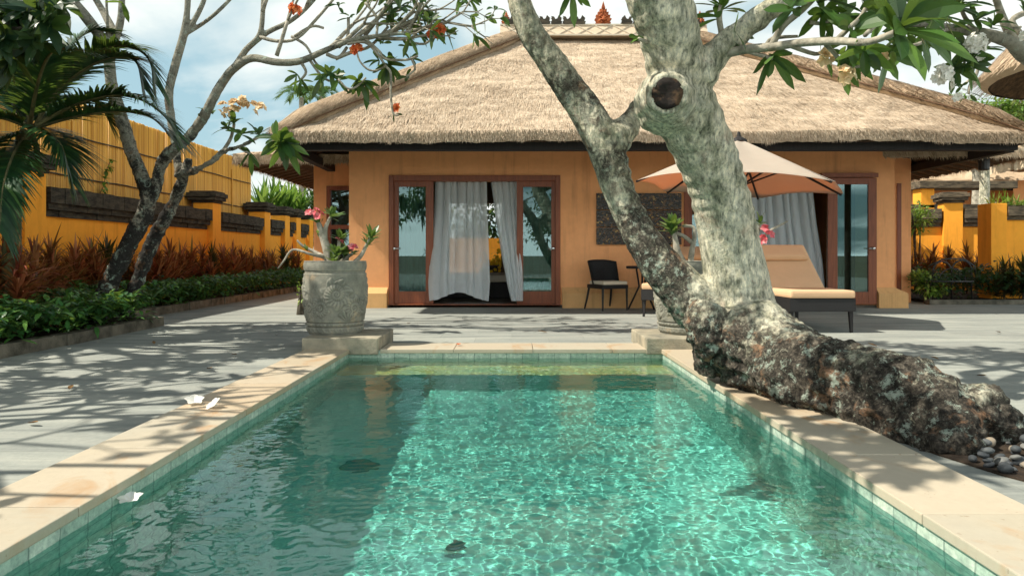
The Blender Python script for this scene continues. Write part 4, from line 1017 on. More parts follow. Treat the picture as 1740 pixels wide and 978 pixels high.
desert_rose('desert_rose', 'desert rose with pale stems and pink flowers behind the leaning tree', (1.76, 6.9, .8),
    [[(1165,455,Yp,10), (1152,430,Yp,8), (1147,405,Yp,6), (1144,390,Yp,5)], [(1172,455,Yp,8), (1176,425,Yp,6), (1180,402,Yp,5), (1178,386,Yp,4), (1160,384,Yp,3)], [(1176,412,Yp,5), (1160,400,Yp,4), (1148,396,Yp,3)],
     [(1190,455,Yp,8), (1240,425,Yp+.1,5), (1290,405,Yp+.1,4), (1315,388,Yp+.1,3), (1338,376,Yp+.1,2)], [(1270,412,Yp+.1,4), (1288,395,Yp+.1,3), (1291,378,Yp+.1,2)]],
    [(1143,384,Yp,-.1,26,.15), (1141,392,Yp,-.1,16,.13), (1292,374,Yp,.1,9,.10)], [(1298,392,Yp,5), (1303,400,Yp,5), (1297,408,Yp,4)])

# dining chair
def make_chair(label):
    c = thing('terrace_chair', label, 'chair', (0,0,0))
    w_, d_ = .50, .50
    bk = MB(); n = 16
    for side in (0, 1):
        for j in range(9):
            for i in range(n+1):
                u = i/n*2-1; z = .40+.44*j/8; flare = 1+.12*(j/8); y = .24+.05*(j/8)-.22*abs(u)**4*(1-.45*j/8)+(-.0125 if side else .0125)
                bk.v.append(Vector((u*w_/2*flare, y, z-.03*abs(u)**3*(j/8))))
    N = 9*(n+1)
    for s_ in (0, 1):
        for j in range(8):
            for i in range(n):
                a = s_*N+j*(n+1)+i; q = (a, a+1, a+n+2, a+n+1); bk.f.append(q if s_ else q[::-1])
    for i in range(n): bk.f.append((8*(n+1)+i, 8*(n+1)+i+1, N+8*(n+1)+i+1, N+8*(n+1)+i))
    for j in range(8):
        a = j*(n+1); bk.f.append((a, a+n+1, N+a+n+1, N+a)); a += n; bk.f.append((a+n+1, a, N+a, N+a+n+1))
    link('backrest', bk, 'wicker', c, True, world=False)
    b = MB(); b.box((-w_/2, -d_/2, .36), (w_/2, d_/2, .425)); link('seat', b, 'wicker', c, world=False, bevel=.012)
    b = MB(); b.box((-w_/2+.02, -d_/2-.01, .427), (w_/2-.02, d_/2-.05, .485)); link('cushion', b, 'cushion_cream', c, world=False, bevel=.02)
    for sx in (-1, 1):
        b = MB(); b.tube([(sx*.23, -.23, .36), (sx*.235, -.235, 0)], [.020, .014], 8); link('leg', b, 'metal_black', c, world=False)
        b = MB(); b.tube([(sx*.22, .23, .36), (sx*.235, .27, .18), (sx*.25, .33, 0)], [.020, .018, .014], 8); link('leg', b, 'metal_black', c, world=False)
    return c
ch = make_chair('black wicker terrace chair with a cream seat cushion against the villa wall')
ch.location = (1.60, 11.45, .002); ch.rotation_euler.z = math.radians(24)
tb = thing('side_table', 'small dark table beside the black wicker chair, behind the leaning limb', 'table', (2.16, 11.35, 0))
b = MB(); b.lathe([(.001,.695), (.25,.695), (.26,.705), (.26,.73), (.25,.738), (.001,.738)], (2.16, 11.35, 0), 32); link('tabletop', b, 'wood_dark', tb)
for k in range(3):
    a = k*2*PI/3+.4; b = MB(); b.tube([(2.16+.10*math.cos(a), 11.35+.10*math.sin(a), .695), (2.16+.05*math.cos(a), 11.35+.05*math.sin(a), .4), (2.16+.25*math.cos(a), 11.35+.28*math.sin(a), .002)], .016, 8); link('leg', b, 'wood_dark', tb)
# loungers
def make_lounger(label):
    l_ = thing('sun_lounger', label, 'sun lounger', (0,0,0), 'apricot sun loungers under the parasol')
    W_, Lg = .78, 1.62; hy = .82            # local: foot at y=0, head at +y
    b = MB(); b.box((-W_/2, 0, .25), (W_/2, Lg, .405)); link('frame', b, 'wicker', l_, world=False, bevel=.008)
    for sx in (-1, 1):
        for y in (.06, Lg-.08):
            b = MB(); b.tube([(sx*(W_/2-.035), y, .25), (sx*(W_/2-.025), y, 0)], [.032, .020], 4); link('leg', b, 'wood_dark', l_, world=False)
    b = MB(); b.box((-W_/2+.004, -.01, .407), (W_/2-.004, hy-.002, .50)); link('seat_cushion', b, 'cushion', l_, world=False, bevel=.03)
    an = math.radians(42); bl = .73
    def back(mb, lo, hi):
        k = len(mb.v); mb.box(lo, hi)
        for i in range(k, len(mb.v)):
            v = mb.v[i]; y, z = v.y, v.z; mb.v[i] = Vector((v.x, hy+y*math.cos(an)-z*math.sin(an)*1.0, .42+y*math.sin(an)+z*math.cos(an)))
    b = MB(); back(b, (-W_/2+.004, .0, .015), (W_/2-.004, bl, .105)); link('back_cushion', b, 'cushion', l_, world=False, bevel=.03)
    b = MB(); back(b, (-W_/2+.02, .02, -.03), (W_/2-.02, bl-.02, .012)); link('backrest', b, 'wicker', l_, world=False, bevel=.006)
    b = MB(); back(b, (-W_/2+.06, bl-.24, .107), (W_/2-.06, bl+.02, .20)); link('pillow', b, 'cushion', l_, world=False, bevel=.045)
    b = MB(); b.bar((-.2, hy+.55, .38), (-.2, hy+.45, .82), .03); b.bar((.2, hy+.55, .38), (.2, hy+.45, .82), .03); link('strut', b, 'metal_black', l_, world=False)
    return l_
l1 = make_lounger('apricot cushioned sun lounger right of the leaning trunk, nearer the pool')
l2 = copy_tree(l1); l2['label'] = 'sun lounger mostly hidden behind the fork of the leaning tree'
l1.location = (3.66, 8.03, .002); l1.rotation_euler.z = math.radians(1)
l2.location = (2.26, 9.95, .002); l2.rotation_euler.z = math.radians(-27)
# parasol
ux, uy = 3.09, 9.3; um = thing('parasol', 'cream canvas market parasol open over the sun loungers', 'parasol', (ux, uy, 0))
R_, za, ze_ = 1.42, 2.50, 1.84; NR = 6
b = MB(); nu, nv = 48, 12; tilt = lambda x: -.065*(x-ux)
def canopy_pt(a, t_):
    seg = 2*PI/NR; f = ((a/seg) % 1.0); rr = R_*(math.cos(seg/2)/math.cos((f-.5)*seg)); rr = R_*(1-.15*(math.sin(f*PI))**1.0*t_) if True else rr
    sag = .10*math.sin(f*PI)*t_*(1-t_)*2.2; edge = .055*math.sin(f*PI)*t_**4
    x = ux+rr*t_*math.cos(a); return Vector((x, uy+rr*t_*math.sin(a), za-(za-ze_)*(t_**1.06)-sag+edge+tilt(x)))
for th_ in (0, -.006):
    k = len(b.v)
    for j in range(nv+1):
        for i in range(nu): b.v.append(canopy_pt(2*PI*i/nu+.09, .04+.96*j/nv)+Vector((0,0,th_)))
    for j in range(nv):
        for i in range(nu): a = k+j*nu+i; c = k+j*nu+(i+1) % nu; b.f.append((a, a+nu, c+nu, c) if th_ == 0 else (a, c, c+nu, a+nu))
    if th_ == 0: k1 = k
for i in range(nu):
    a = k1+nv*nu+i; c = k1+nv*nu+(i+1) % nu; e = k+nv*nu+i; f = k+nv*nu+(i+1) % nu; b.f.append((a, e, f, c))
link('canopy', b, 'canopy', um, True)
b = MB(); b.lathe([(.001, za+.10), (.02, za+.09), (.03, za+.03), (.10, za-.01), (.11, za-.04)][::-1], (ux, uy, 0), 12); link('finial', b, 'wood_dark', um)
for i in range(NR):
    a = i*2*PI/NR+.09; a = round((a-.09)/(2*PI/NR))*(2*PI/NR)
    b = MB(); b.bar(canopy_pt(a, .05)-Vector((0,0,.03)), canopy_pt(a, .985)-Vector((0,0,.022)), .022, .03); r_ = link('rib', b, 'wood_dark', um)
    q = canopy_pt(a, .5)-Vector((0,0,.035)); b = MB(); b.bar((ux+.03*math.cos(a), uy+.03*math.sin(a), 1.86), q, .018, .022); link('strut', b, 'wood_dark', r_)
b = MB(); b.tube([(ux, uy, .05), (ux, uy, za)], .024, 12); link('pole', b, 'wood_dark', um)
b = MB(); b.lathe([(.26,.002), (.26,.05), (.10,.09), (.035,.11), (.035,.35), (.026,.352)], (ux, uy, 0), 28); link('base', b, 'metal_black', um)

# black iron hoops in the right bed
hp = thing('iron_bench', 'black wrought iron frame with hoops standing in the right bed', 'garden bench', (8.0, 12.95, .05))
b = MB(); YB = 12.95
def hoop(mb, px0, px1, top, bot, r=.014):
    pts = [P(px0, bot, YB), P(px0, top+18, YB)]
    for q in range(9): a = PI-PI*q/8; pts.append(P((px0+px1)/2+(px1-px0)/2*math.cos(a), top+18-18*math.sin(a), YB))
    pts += [P(px1, bot, YB)]; mb.tube(pts, r, 7)
hoop(b, 1585, 1617, 444, 508); hoop(b, 1617, 1651, 442, 508); hoop(b, 1596, 1640, 456, 480)
b.tube([P(1578, 452, YB), P(1600, 441, YB), P(1618, 439, YB), P(1640, 441, YB), P(1656, 452, YB), P(1658, 470, YB)], .014, 7); b.tube([P(1583, 478, YB-.35), P(1654, 478, YB-.35)], .012, 7); b.tube([P(1583, 478, YB-.35), P(1583, 478, YB)], .012, 7); b.tube([P(1654, 478, YB-.35), P(1654, 478, YB)], .012, 7)
link('frame', b, 'metal_black', hp, True)

# ------------------------------------------------------------------ the leaning frangipani
ht = thing('frangipani_tree', 'big pale leaning frangipani with lichen bark overhanging the right pool edge', 'tree', (2.2, 3.5, 0), 'frangipani trees')
tr = MB()
main = [(1618,790,3.20,50), (1590,735,3.42,72), (1535,692,3.62,80), (1470,668,3.85,77), (1400,645,4.10,74), (1335,618,4.40,74), (1280,580,4.70,78), (1258,530,4.86,68), (1252,480,4.86,59), (1242,420,4.84,55), (1230,360,4.80,53), (1213,300,4.74,53), (1194,250,4.66,56), (1172,200,4.56,58), (1154,150,4.46,56), (1146,100,4.38,53), (1136,50,4.30,55), (1119,0,4.22,58), (1098,-60,4.14,58), (1070,-140,4.10,50)]
main = [(a, b_, c, r*(.91 if b_ < 560 else .97)) for a, b_, c, r in main]
add_limb(tr, main, 5, 18)
left = [(1262,585,4.82,48), (1222,545,4.85,50), (1180,510,4.87,48), (1140,470,4.90,44), (1104,425,4.94,38), (1075,375,4.97,33), (1052,325,4.99,32), (1036,275,5.0,35), (1020,232,5.0,36), (996,190,5.0,33), (968,150,4.98,31), (935,102,4.95,29), (902,54,4.92,25), (881,0,4.9,22), (868,-60,4.85,21)]
left = [(a, b_, c, r*.84) for a, b_, c, r in left]
add_limb(tr, left, 5, 16)
add_limb(tr, [(1036,240,5.0,34), (1056,224,5.05,25), (1074,203,5.12,18), (1083,176,5.15,14)], 4, 12)       # broken fork
add_limb(tr, [(1262,560,4.80,60), (1238,592,4.80,52), (1222,615,4.80,38), (1224,632,4.78,22)], 4, 14)       # root lump in the notch
add_limb(tr, [(1205,520,4.70,30), (1196,555,4.66,32), (1215,590,4.66,30)], 4, 12)
add_limb(tr, [(1630,770,3.40,30), (1642,722,3.42,38), (1664,702,3.42,40), (1692,730,3.40,36), (1722,775,3.36,30)], 5, 14)   # second root hump
add_limb(tr, [(1560,730,3.45,60), (1590,775,3.30,50), (1622,800,3.18,30)], 4, 12)
add_limb(tr, [(1185,130,4.42,34), (1215,92,4.40,25), (1252,60,4.38,21), (1290,30,4.34,20), (1330,0,4.3,18), (1372,-40,4.2,16)], 5, 12)
# knot collar
kc = P(1134, 160, 4.16); kd = Vector((-.22, -1, -.04)).normalized(); ku = kd.orthogonal().normalized(); kw = kd.cross(ku)
cut_at = kc
tr.tube([kc-kd*.34, kc-kd*.12, kc-kd*.05, kc], [.22, .175, .14, .115], 18)
ring_ = [kc-kd*.005+(ku*math.cos(q*2*PI/20)+kw*math.sin(q*2*PI/20))*.105 for q in range(21)]
tr.tube(ring_, .026, 8)
rm = remesh(tr, .0135, 3)
for i, v in enumerate(rm.v):
    z = v.z; d_root = smoothstep(.9, .2, z)
    lump = .030*nz(v, 3.1)+.012*nz(v, 8.0)+d_root*(.022*(1-abs(nz((v.x*1.2+v.y*.9, v.z*7, (v.x-v.y)*1.5), 1.6))*2)+.016*nz(v, 5.5))
    crust = (.016*abs(nz(v, 13))+.010*nz(v, 26)+.006*nz(v, 55))
    rings = .0045*math.sin(z*62+4*nz(v, 3)) if z > 1.2 and v.x > .75 else 0
    rm.v[i] = v+rm.n[i]*(lump*(.35+.8*d_root)+crust*(.30+1.3*d_root)+rings)
trunk = link('trunk', rm, 'bark_hero', ht, True)
axis_main = [p for p, r in limb(main[7:], 4)]; axis_left = [p for p, r in limb(left[2:], 4)]
ca = trunk.data.attributes.new('age', 'FLOAT', 'POINT')
for i, v in enumerate(rm.v):
    root = smoothstep(1.0, .12, v.z); dm = min((v-p).length for p in axis_main); dl = min((v-p).length for p in axis_left)
    lf_ = smoothstep(-.06, .06, dm-dl)*(.56-.26*smoothstep(1.8, 2.6, v.z))
    hump = smoothstep(2.18, 2.30, v.x)*smoothstep(.12, .24, v.z)
    ca.data[i].value = max(.95*root, lf_, .14)*(1-.30*hump)
b = MB(); b.lathe([(.001,.0), (.094,.0), (.094,.02), (.06,.014), (.02,.008), (.001,.004)][::-1], (0,0,0), 24)
Rk = kd.to_track_quat('Z', 'Y').to_matrix()
for i, v in enumerate(b.v): b.v[i] = kc+kd*.004+Rk @ (v+Vector((.008*nz(v, 40), .008*nz(v, 40, 3), .012*nz(v, 30))))
link('cut_knot', b, 'heartwood', ht, True)

class Grow:
    def __init__(s, avoid=None): s.b = MB(); s.tips = []; s.avoid = avoid
    def go(s, p, d, L, r, depth, spread=.65, up=.25, shrink=.78, sides=6, fork=(2, 3)):
        d = Vector(d).normalized(); pts = [Vector(p)]; rs = [r]; n = 4
        bend = Vector((rnd.gauss(0,.12), rnd.gauss(0,.12), rnd.gauss(0,.08)+up*.25))
        for i in range(n):
            d = (d+bend*.5).normalized(); pts.append(pts[-1]+d*L/n); rs.append(r*(1-.22*(i+1)/n))
        if s.avoid and any(s.avoid(q) for q in pts): return
        s.b.tube(pts, rs, sides)
        if depth == 0: s.tips.append((pts[-1], d, rs[-1])); return
        u = d.orthogonal().normalized(); w_ = d.cross(u); a0 = rnd.uniform(0, 6.28); m = rnd.randint(*fork)
        for i in range(m):
            a = a0+i*2*PI/m+rnd.uniform(-.4,.4); e = spread*rnd.uniform(.7, 1.25)
            nd = d*math.cos(e)+(u*math.cos(a)+w_*math.sin(a))*math.sin(e)+Vector((0,0,up*.4))
            s.go(pts[-1], nd, L*shrink*rnd.uniform(.75, 1.15), rs[-1]*.80, depth-1, spread, up, shrink, max(5, sides-1), fork)
FSH = (.30, .62, .92, 1.0, .80, 0)
# crown of the leaning tree: the visible sprays by hand, the rest above the frame
G = Grow(); lf = MB(); spr = []
def twig(rows, n=4, sides=7): return add_limb(G.b, rows, n, sides)
twig([(1214,95,4.40,9), (1262,85,4.3,8), (1310,80,4.15,7.5), (1362,73,4.0,7), (1420,70,3.8,7), (1470,72,3.6,6), (1510,60,3.5,6), (1535,47,3.45,6)])
twig([(1310,80,4.15,6), (1330,45,4.1,6), (1362,18,4.05,5.5), (1390,-10,4.0,5)]); twig([(1420,70,3.8,5), (1440,50,3.8,4.5), (1462,30,3.8,4), (1475,5,3.8,4)])
twig([(1340,77,4.1,4), (1385,92,4.1,3.5), (1400,85,4.1,3)]); twig([(1400,72,3.9,4), (1425,100,3.9,3.5), (1435,122,3.9,3)]); twig([(1435,115,3.9,3), (1470,112,3.9,3), (1500,105,3.9,3), (1512,92,3.9,2.5)])
twig([(1300,82,4.2,4), (1312,66,4.2,3.5), (1355,62,4.2,2.5)]); twig([(1225,90,4.4,6), (1226,60,4.4,5), (1222,30,4.4,5), (1226,8,4.4,4)])
twig([(1470,60,3.7,4), (1500,35,3.9,4), (1540,30,4.1,4), (1600,25,4.3,4)]); twig([(1376,38,4.1,4),(1400,40,4.1,3),(1425,30,4.1,3)]); twig([(1262,85,4.3,4),(1300,96,4.2,3.5),(1312,100,4.2,3)])
for px, py, Y, d, n, L in ((1535,45,3.45,(.2,-.7,.3),9,.34), (1532,40,3.45,(.1,-.2,1),5,.28), (1226,8,4.4,(0,-.2,1),9,.20), (1215,22,4.4,(-.5,-.4,.5),5,.17), (1252,50,4.3,(.5,-.5,.2),4,.18), (1395,-5,4.0,(.1,-.4,.5),10,.24), (1400,22,4.1,(0,-.5,-.2),8,.17), (1475,5,3.8,(.3,-.4,.4),9,.26),
        (1312,98,4.2,(-.1,-.6,-.6),7,.20), (1404,86,4.1,(.2,-.5,.2),7,.15), (1437,118,3.9,(0,-.5,-.3),5,.15), (1440,92,3.9,(0,-.6,-.3),9,.17), (1512,92,3.9,(.2,-.5,-.2),8,.18), (1470,88,3.7,(0,-.6,-.4),7,.17), (1600,25,4.3,(.4,-.3,.2),9,.22), (1560,20,4.0,(.2,-.5,.5),8,.22), (1500,30,3.9,(.0,-.5,.4),8,.22), (1432,28,4.1,(0,-.5,.3),7,.18), (1345,8,4.1,(-.4,-.4,.3),6,.2), (1575,60,3.9,(.3,-.6,.0),7,.20), (1455,45,3.8,(0,-.7,.2),6,.2)):
    rosette(lf, P(px, py, Y), d, n, L*1.05, L*.33, (.6, 1.45), (.1, .45), FSH)
# single leaves left of the trunk
twig([(1062,-30,4.3,6), (1010,-22,4.2,5), (975,-14,4.1,4)]); rosette(lf, P(972, -10, 4.1), (-.1,-.5,-.6), 7, .18, .05, (.5, 1.3), (.1,.4), FSH)
twig([(1100,72,4.25,4), (1085,66,4.2,3)]); rosette(lf, P(1083, 64, 4.2), (-1,-.3,0), 3, .10, .035, (.3, .8), (.1,.3), FSH)
crown_seeds = [((1070,-140,4.10), (-.3,.4,.7), .8, .13), ((868,-60,4.85), (.1,.5,.6), .8, .075), ((1372,-40,4.2), (.8,.2,.4), .8, .06), ((1090,-100,4.12), (.5,.9,.35), .9, .09), ((1100,-80,4.15), (.9,.3,.4), .9, .08)]
G.avoid = lambda q: q.y > .5 and -40 < CX+q.x*F/q.y < 1790 and HY-(q.z-EYE)*F/q.y > -25
for p, d, L, r in crown_seeds:
    G.go(P(*p), d, L, r, 4, .70, .12, .80, 8, (2, 3))
for p, d, r in G.tips:
    if p.y > .5 and -60 < CX+p.x*F/p.y < 1800 and HY-(p.z-EYE)*F/p.y > -35: continue
    rosette(lf, p, d, rnd.randint(6, 9), .24, .068, (.7, 1.5), (.15, .5), FSH)
ov_ = spline([(P(1070,-140,4.10), .12), (V3(.35,3.9,3.15), .09), (V3(-.2,3.65,3.25), .075), (V3(-.75,3.4,3.3), .06), (V3(-1.2,3.2,3.35), .045)], 5); G.b.tube([p for p, r in ov_], [r for p, r in ov_], 9); n0 = len(G.tips)
for d in ((-.5,-.5,.3), (-.3,.6,.3), (.1,-.8,.35), (-.6,.1,.5), (.1,.3,.7)): G.go(V3(-1.2,3.2,3.35), d, .42, .035, 2, .6, .05, .75, 6, (2, 3))
for p, d, r in G.tips[n0:]:
    if p.x < -.62: rosette(lf, p, d, 9, .26, .085, (.7, 1.5), (.15, .5), FSH)
br_o = link('branches', G.b, 'bark_pale', ht, True)
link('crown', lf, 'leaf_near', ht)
for px, py, Y, n in ((1402,98,4.05,5), (1433,130,3.88,5), (1490,95,3.9,3)): cluster(P(px, py, Y), (0,-.6,-.2), n, .045, 'fl_cream', ht, .05)

# tree beyond the right edge
rt = thing('frangipani_tree', 'frangipani with white flower clusters reaching in from the right edge', 'tree', (6.3, 6.4, 0), 'frangipani trees')
G = Grow(); lf = MB()
b = MB(); pr = spline([(V3(6.3,6.4,0), .17), (V3(6.25,6.35,1.0), .15), (V3(6.0,6.2,2.0), .13), (P(1760,100,6.0), .085), (P(1722,74,5.9), .06), (P(1690,62,5.8), .052), (P(1640,52,5.7), .042), (P(1610,48,5.6), .036), (P(1570,40,5.5), .03), (P(1530,42,5.4), .022)], 5); b.tube([p for p, r in pr], [r for p, r in pr], 10, True, .06)
pr = spline([(V3(6.1,6.3,1.6), .12), (V3(6.4,6.5,2.6), .10), (V3(6.2,6.6,3.5), .08)], 4); b.tube([p for p, r in pr], [r for p, r in pr], 10, True, .06); link('trunk', b, 'bark_left', rt, True)
for rows in ([(1725,72,5.9,8), (1710,45,5.8,7), (1700,20,5.8,6), (1690,-10,5.7,5)], [(1735,60,5.9,6), (1720,35,5.9,5), (1745,20,5.9,5)], [(1690,62,5.8,4), (1672,80,5.8,3.5), (1666,100,5.8,3), (1658,130,5.8,2.6), (1648,146,5.8,2.5), (1646,160,5.8,2)], [(1660,125,5.8,2.5), (1640,142,5.8,2), (1632,145,5.8,2)], [(1650,55,5.7,4), (1640,80,5.7,3), (1632,100,5.7,3), (1622,115,5.7,2.5)],
             [(1610,48,5.6,5), (1590,60,5.5,4), (1560,75,5.4,3), (1530,80,5.4,2.5)], [(1600,45,5.6,4), (1580,25,5.5,4), (1550,8,5.4,3)], [(1660,55,5.7,4), (1640,30,5.7,3.5), (1630,5,5.6,3)], [(1700,66,5.8,3), (1712,52,5.8,2.5), (1735,46,5.8,2)], [(1570,40,5.5,4), (1530,28,5.4,3), (1500,35,5.4,3)]):
    add_limb(G.b, rows, 4, 7)
for px, py, d, n, L in ((1666,80,(0,-.4,.5),7,.17), (1640,82,(-.3,-.4,.2),7,.18), (1622,118,(-.3,-.5,-.2),9,.17), (1645,108,(.2,-.5,-.1),10,.16), (1660,95,(.3,-.5,-.2),7,.15), (1632,145,(-.5,-.2,0),3,.09), (1648,164,(.2,-.2,-1),3,.10), (1530,80,(-.3,-.5,0),9,.20), (1550,8,(-.2,-.5,.5),9,.22), (1630,5,(0,-.5,.6),9,.22), (1690,-8,(0,-.4,.7),9,.22), (1500,35,(-.5,-.5,.1),9,.2), (1590,62,(0,-.6,-.3),6,.2), (1745,18,(.3,-.3,.6),8,.2), (1660,30,(0,-.6,.5),7,.2), (1690,40,(.2,-.5,.5),7,.18), (1580,22,(-.2,-.5,.4),8,.2), (1540,50,(-.3,-.6,.1),7,.2)):
    rosette(lf, P(px, py, 5.6), d, n, L*1.15, L*.34, (.6, 1.45), (.1,.45), FSH)
for sd, d in ((V3(6.2,6.6,3.5), (-.2,0,1)), (V3(6.25,6.5,3.0), (.6,.3,.8)), (V3(6.1,6.3,3.0), (-.3,-.6,.9))): G.go(sd, d, .8, .07, 3, .65, .15, .78, 7)
for p, d, r in G.tips: rosette(lf, p, d, 8, .24, .07, (.7, 1.5), (.15,.5), FSH)
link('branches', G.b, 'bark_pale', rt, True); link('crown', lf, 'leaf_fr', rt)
for px, py, n in ((1652,72,8), (1663,68,8), (1657,82,7), (1603,122,9), (1598,132,9), (1606,140,6), (1660,96,4), (1630,165,3), (1745,60,4)): cluster(P(px, py, 5.55), (0,-.6,0), int(n*1.6), .040, 'fl_white', rt, .062)

# ------------------------------------------------------------------ left frangipani
lt_ = thing('frangipani_tree', 'dark double stemmed frangipani with bare twigs and red flowers in left bed', 'tree', (-5.0, 8.6, .06), 'frangipani trees')
YT = 8.6; b = MB(); full_limb = add_limb
def add_limb(mb, rows, n=5, sides=10, jit=0): return full_limb(mb, [(a, b_, c, r*.84) for a, b_, c, r in rows], n, sides, jit)
add_limb(b, [(160,560,YT,20), (179,500,YT,18.5), (204,445,YT,17.5), (230,395,YT,16.5), (250,348,YT,16), (244,310,YT,14), (224,258,YT,13), (211,215,YT,12.5), (199,178,YT,12), (189,140,YT,11), (185,95,YT,10.5)], 5, 14)
add_limb(b, [(190,100,YT,11), (170,62,YT-.1,11), (145,28,YT-.2,11), (118,-6,YT-.3,10), (95,-50,YT-.3,9)], 5, 10)
add_limb(b, [(185,95,YT,10), (193,60,YT,9), (178,25,YT+.2,7), (160,-5,YT+.2,6)], 4, 9); add_limb(b, [(190,80,YT,9), (203,45,YT,7.5), (207,10,YT,6.5), (205,-30,YT,6)], 4, 9)
add_limb(b, [(186,95,YT,5), (183,50,YT-.1,3.5), (181,0,YT-.1,3), (180,-40,YT-.1,3)], 4, 7)
add_limb(b, [(248,352,YT,14), (263,321,YT,12), (275,278,YT,11.5), (296,252,YT-.1,11.5), (321,233,YT-.1,11), (342,205,YT-.2,10), (357,178,YT-.3,9.5), (378,140,YT-.3,9), (397,117,YT-.4,8.5), (428,99,YT-.5,8), (470,106,YT-.6,7.5), (510,104,YT-.6,7), (555,85,YT-.7,6), (600,68,YT-.8,5), (650,60,YT-.8,4), (700,56,YT-.8,3.5)], 5, 12)
add_limb(b, [(205,560,YT+.4,16), (229,492,YT+.45,14.5), (258,412,YT+.5,13), (279,375,YT+.5,12), (299,335,YT+.45,11.5), (314,292,YT+.3,10), (322,270,YT+.25,6)], 5, 12)
add_limb(b, [(306,300,YT+.25,11), (301,272,YT+.3,8), (293,215,YT+.4,8), (287,160,YT+.4,8.5), (298,110,YT+.4,8.5), (312,60,YT+.4,8), (318,20,YT+.4,6), (320,-30,YT+.4,6)], 5, 10)
add_limb(b, [(314,60,YT+.4,6), (330,35,YT+.4,5.5), (345,5,YT+.4,5), (355,-30,YT+.4,4)], 4, 8); add_limb(b, [(320,55,YT+.4,5), (345,40,YT+.4,4), (370,20,YT+.3,4), (395,-5,YT+.3,3.5)], 4, 8)
add_limb(b, [(310,296,YT+.2,9), (335,288,YT+.1,6.5), (362,273,YT,5), (378,258,YT,4.5), (405,250,YT-.1,4), (430,238,YT-.1,3)], 4, 8)
add_limb(b, [(402,110,YT-.4,7), (418,85,YT-.4,6.5), (440,62,YT-.5,6), (446,30,YT-.5,5), (448,-20,YT-.5,5)], 4, 8)
add_limb(b, [(425,78,YT-.4,6), (455,55,YT-.5,5.5), (490,38,YT-.5,5), (520,15,YT-.5,4), (545,-15,YT-.5,4)], 4, 8)
lm = remesh(b, .015, 1)
for i, v in enumerate(lm.v): lm.v[i] = v+lm.n[i]*((.020*nz(v, 4)+.014*nz(v, 13)+.009*nz(v, 32))*smoothstep(3.6, 1.5, v.z)*1.1)
link('trunk', lm, 'bark_left', lt_, True)
G = Grow(); lf = MB()
def tw(rows): add_limb(G.b, rows, 4, 6)
for rows in ([(378,258,YT,4), (392,235,YT,3.5), (398,210,YT,3)], [(430,238,YT-.1,3), (455,228,YT-.1,2.5), (478,238,YT-.1,2.5)], [(405,250,YT-.1,3), (425,262,YT-.1,2.5)],
             [(440,62,YT-.5,4), (470,70,YT-.6,3.5), (505,65,YT-.6,3), (540,30,YT-.6,3), (570,-5,YT-.6,2.5)], [(500,62,YT-.6,3), (530,45,YT-.6,2.6), (550,48,YT-.6,2.5)],
             [(495,62,YT-.6,3), (520,78,YT-.6,2.8), (535,105,YT-.6,2.6), (548,118,YT-.6,2.4)], [(510,104,YT-.6,4), (520,122,YT-.6,3), (512,135,YT-.6,2.5)], [(525,100,YT-.6,3.5), (545,128,YT-.6,2.8), (560,138,YT-.6,2.4)],
             [(555,85,YT-.7,4), (572,72,YT-.7,3.5), (590,64,YT-.7,3), (592,30,YT-.7,3)], [(570,100,YT-.7,4), (600,88,YT-.7,3.5), (630,78,YT-.7,3), (660,45,YT-.7,2.6)], [(555,92,YT-.7,4), (575,98,YT-.7,3.5), (590,80,YT-.7,3)],
             [(600,68,YT-.8,4), (625,48,YT-.8,3.5), (650,20,YT-.8,3), (668,-8,YT-.8,3)], [(620,66,YT-.8,3.5), (645,88,YT-.8,3), (655,100,YT-.8,3), (690,102,YT-.8,2.5), (710,95,YT-.8,2.5)],
             [(590,75,YT-.8,3), (620,72,YT-.8,3), (640,90,YT-.8,2.8), (655,112,YT-.8,2.6), (664,125,YT-.8,2.6), (664,160,YT-.8,2.4), (668,192,YT-.8,2.2), (678,196,YT-.8,2)], [(655,112,YT-.8,2.5), (640,120,YT-.8,2), (625,118,YT-.8,2), (612,105,YT-.8,2), (607,92,YT-.8,2)],
             [(575,135,YT-.8,2), (590,150,YT-.8,2), (605,148,YT-.8,2), (622,132,YT-.8,2)], [(700,102,YT-.8,2.4), (705,118,YT-.8,2.2), (690,130,YT-.8,2)],
             [(640,60,YT-.8,3), (640,30,YT-.8,3), (620,5,YT-.8,2.5)], [(660,58,YT-.8,3), (690,30,YT-.8,2.6), (712,5,YT-.8,2.5)], [(680,57,YT-.8,3), (715,48,YT-.8,2.5), (733,40,YT-.8,2.2), (742,15,YT-.8,2)], [(690,70,YT-.8,2.6), (720,75,YT-.8,2.4), (738,62,YT-.8,2)]):
    tw(rows)
R0 = random.Random(21)
for px, py, d in ((446,20,(.2,0,1)), (448,-20,(-.2,0,1)), (520,15,(.5,-.1,.8)), (545,-10,(.4,0,1)), (470,95,(.3,0,.9)), (560,85,(.5,.1,.7)), (600,68,(.6,-.1,.5)), (620,60,(.5,.2,.7)), (650,60,(.8,0,.4)), (700,56,(.8,0,.3)), (640,64,(.8,0,-.1)), (600,70,(.6,.3,.2)), (575,80,(.6,-.3,.4)), (660,58,(.5,.3,.6)), (690,57,(.6,-.2,.6))):
    G.go(P(px, py, YT-.7), d, .42, .026, 3, .55, .10, .74, 6, (2, 2))
for sd, d, L in (((95,-50,YT-.3), (-.4,-.3,1), .6), ((160,-5,YT+.2), (-.2,.3,1), .5), ((205,-30,YT), (.1,0,1), .6), ((320,-30,YT+.4), (.1,.1,1), .5), ((355,-30,YT+.4), (.3,0,1), .5), ((395,-5,YT+.3), (.6,0,.9), .45), ((448,-20,YT-.5), (.1,0,1), .5)):
    G.go(P(*sd), d, L, .04, 3, .6, .15, .76, 7, (2, 3))
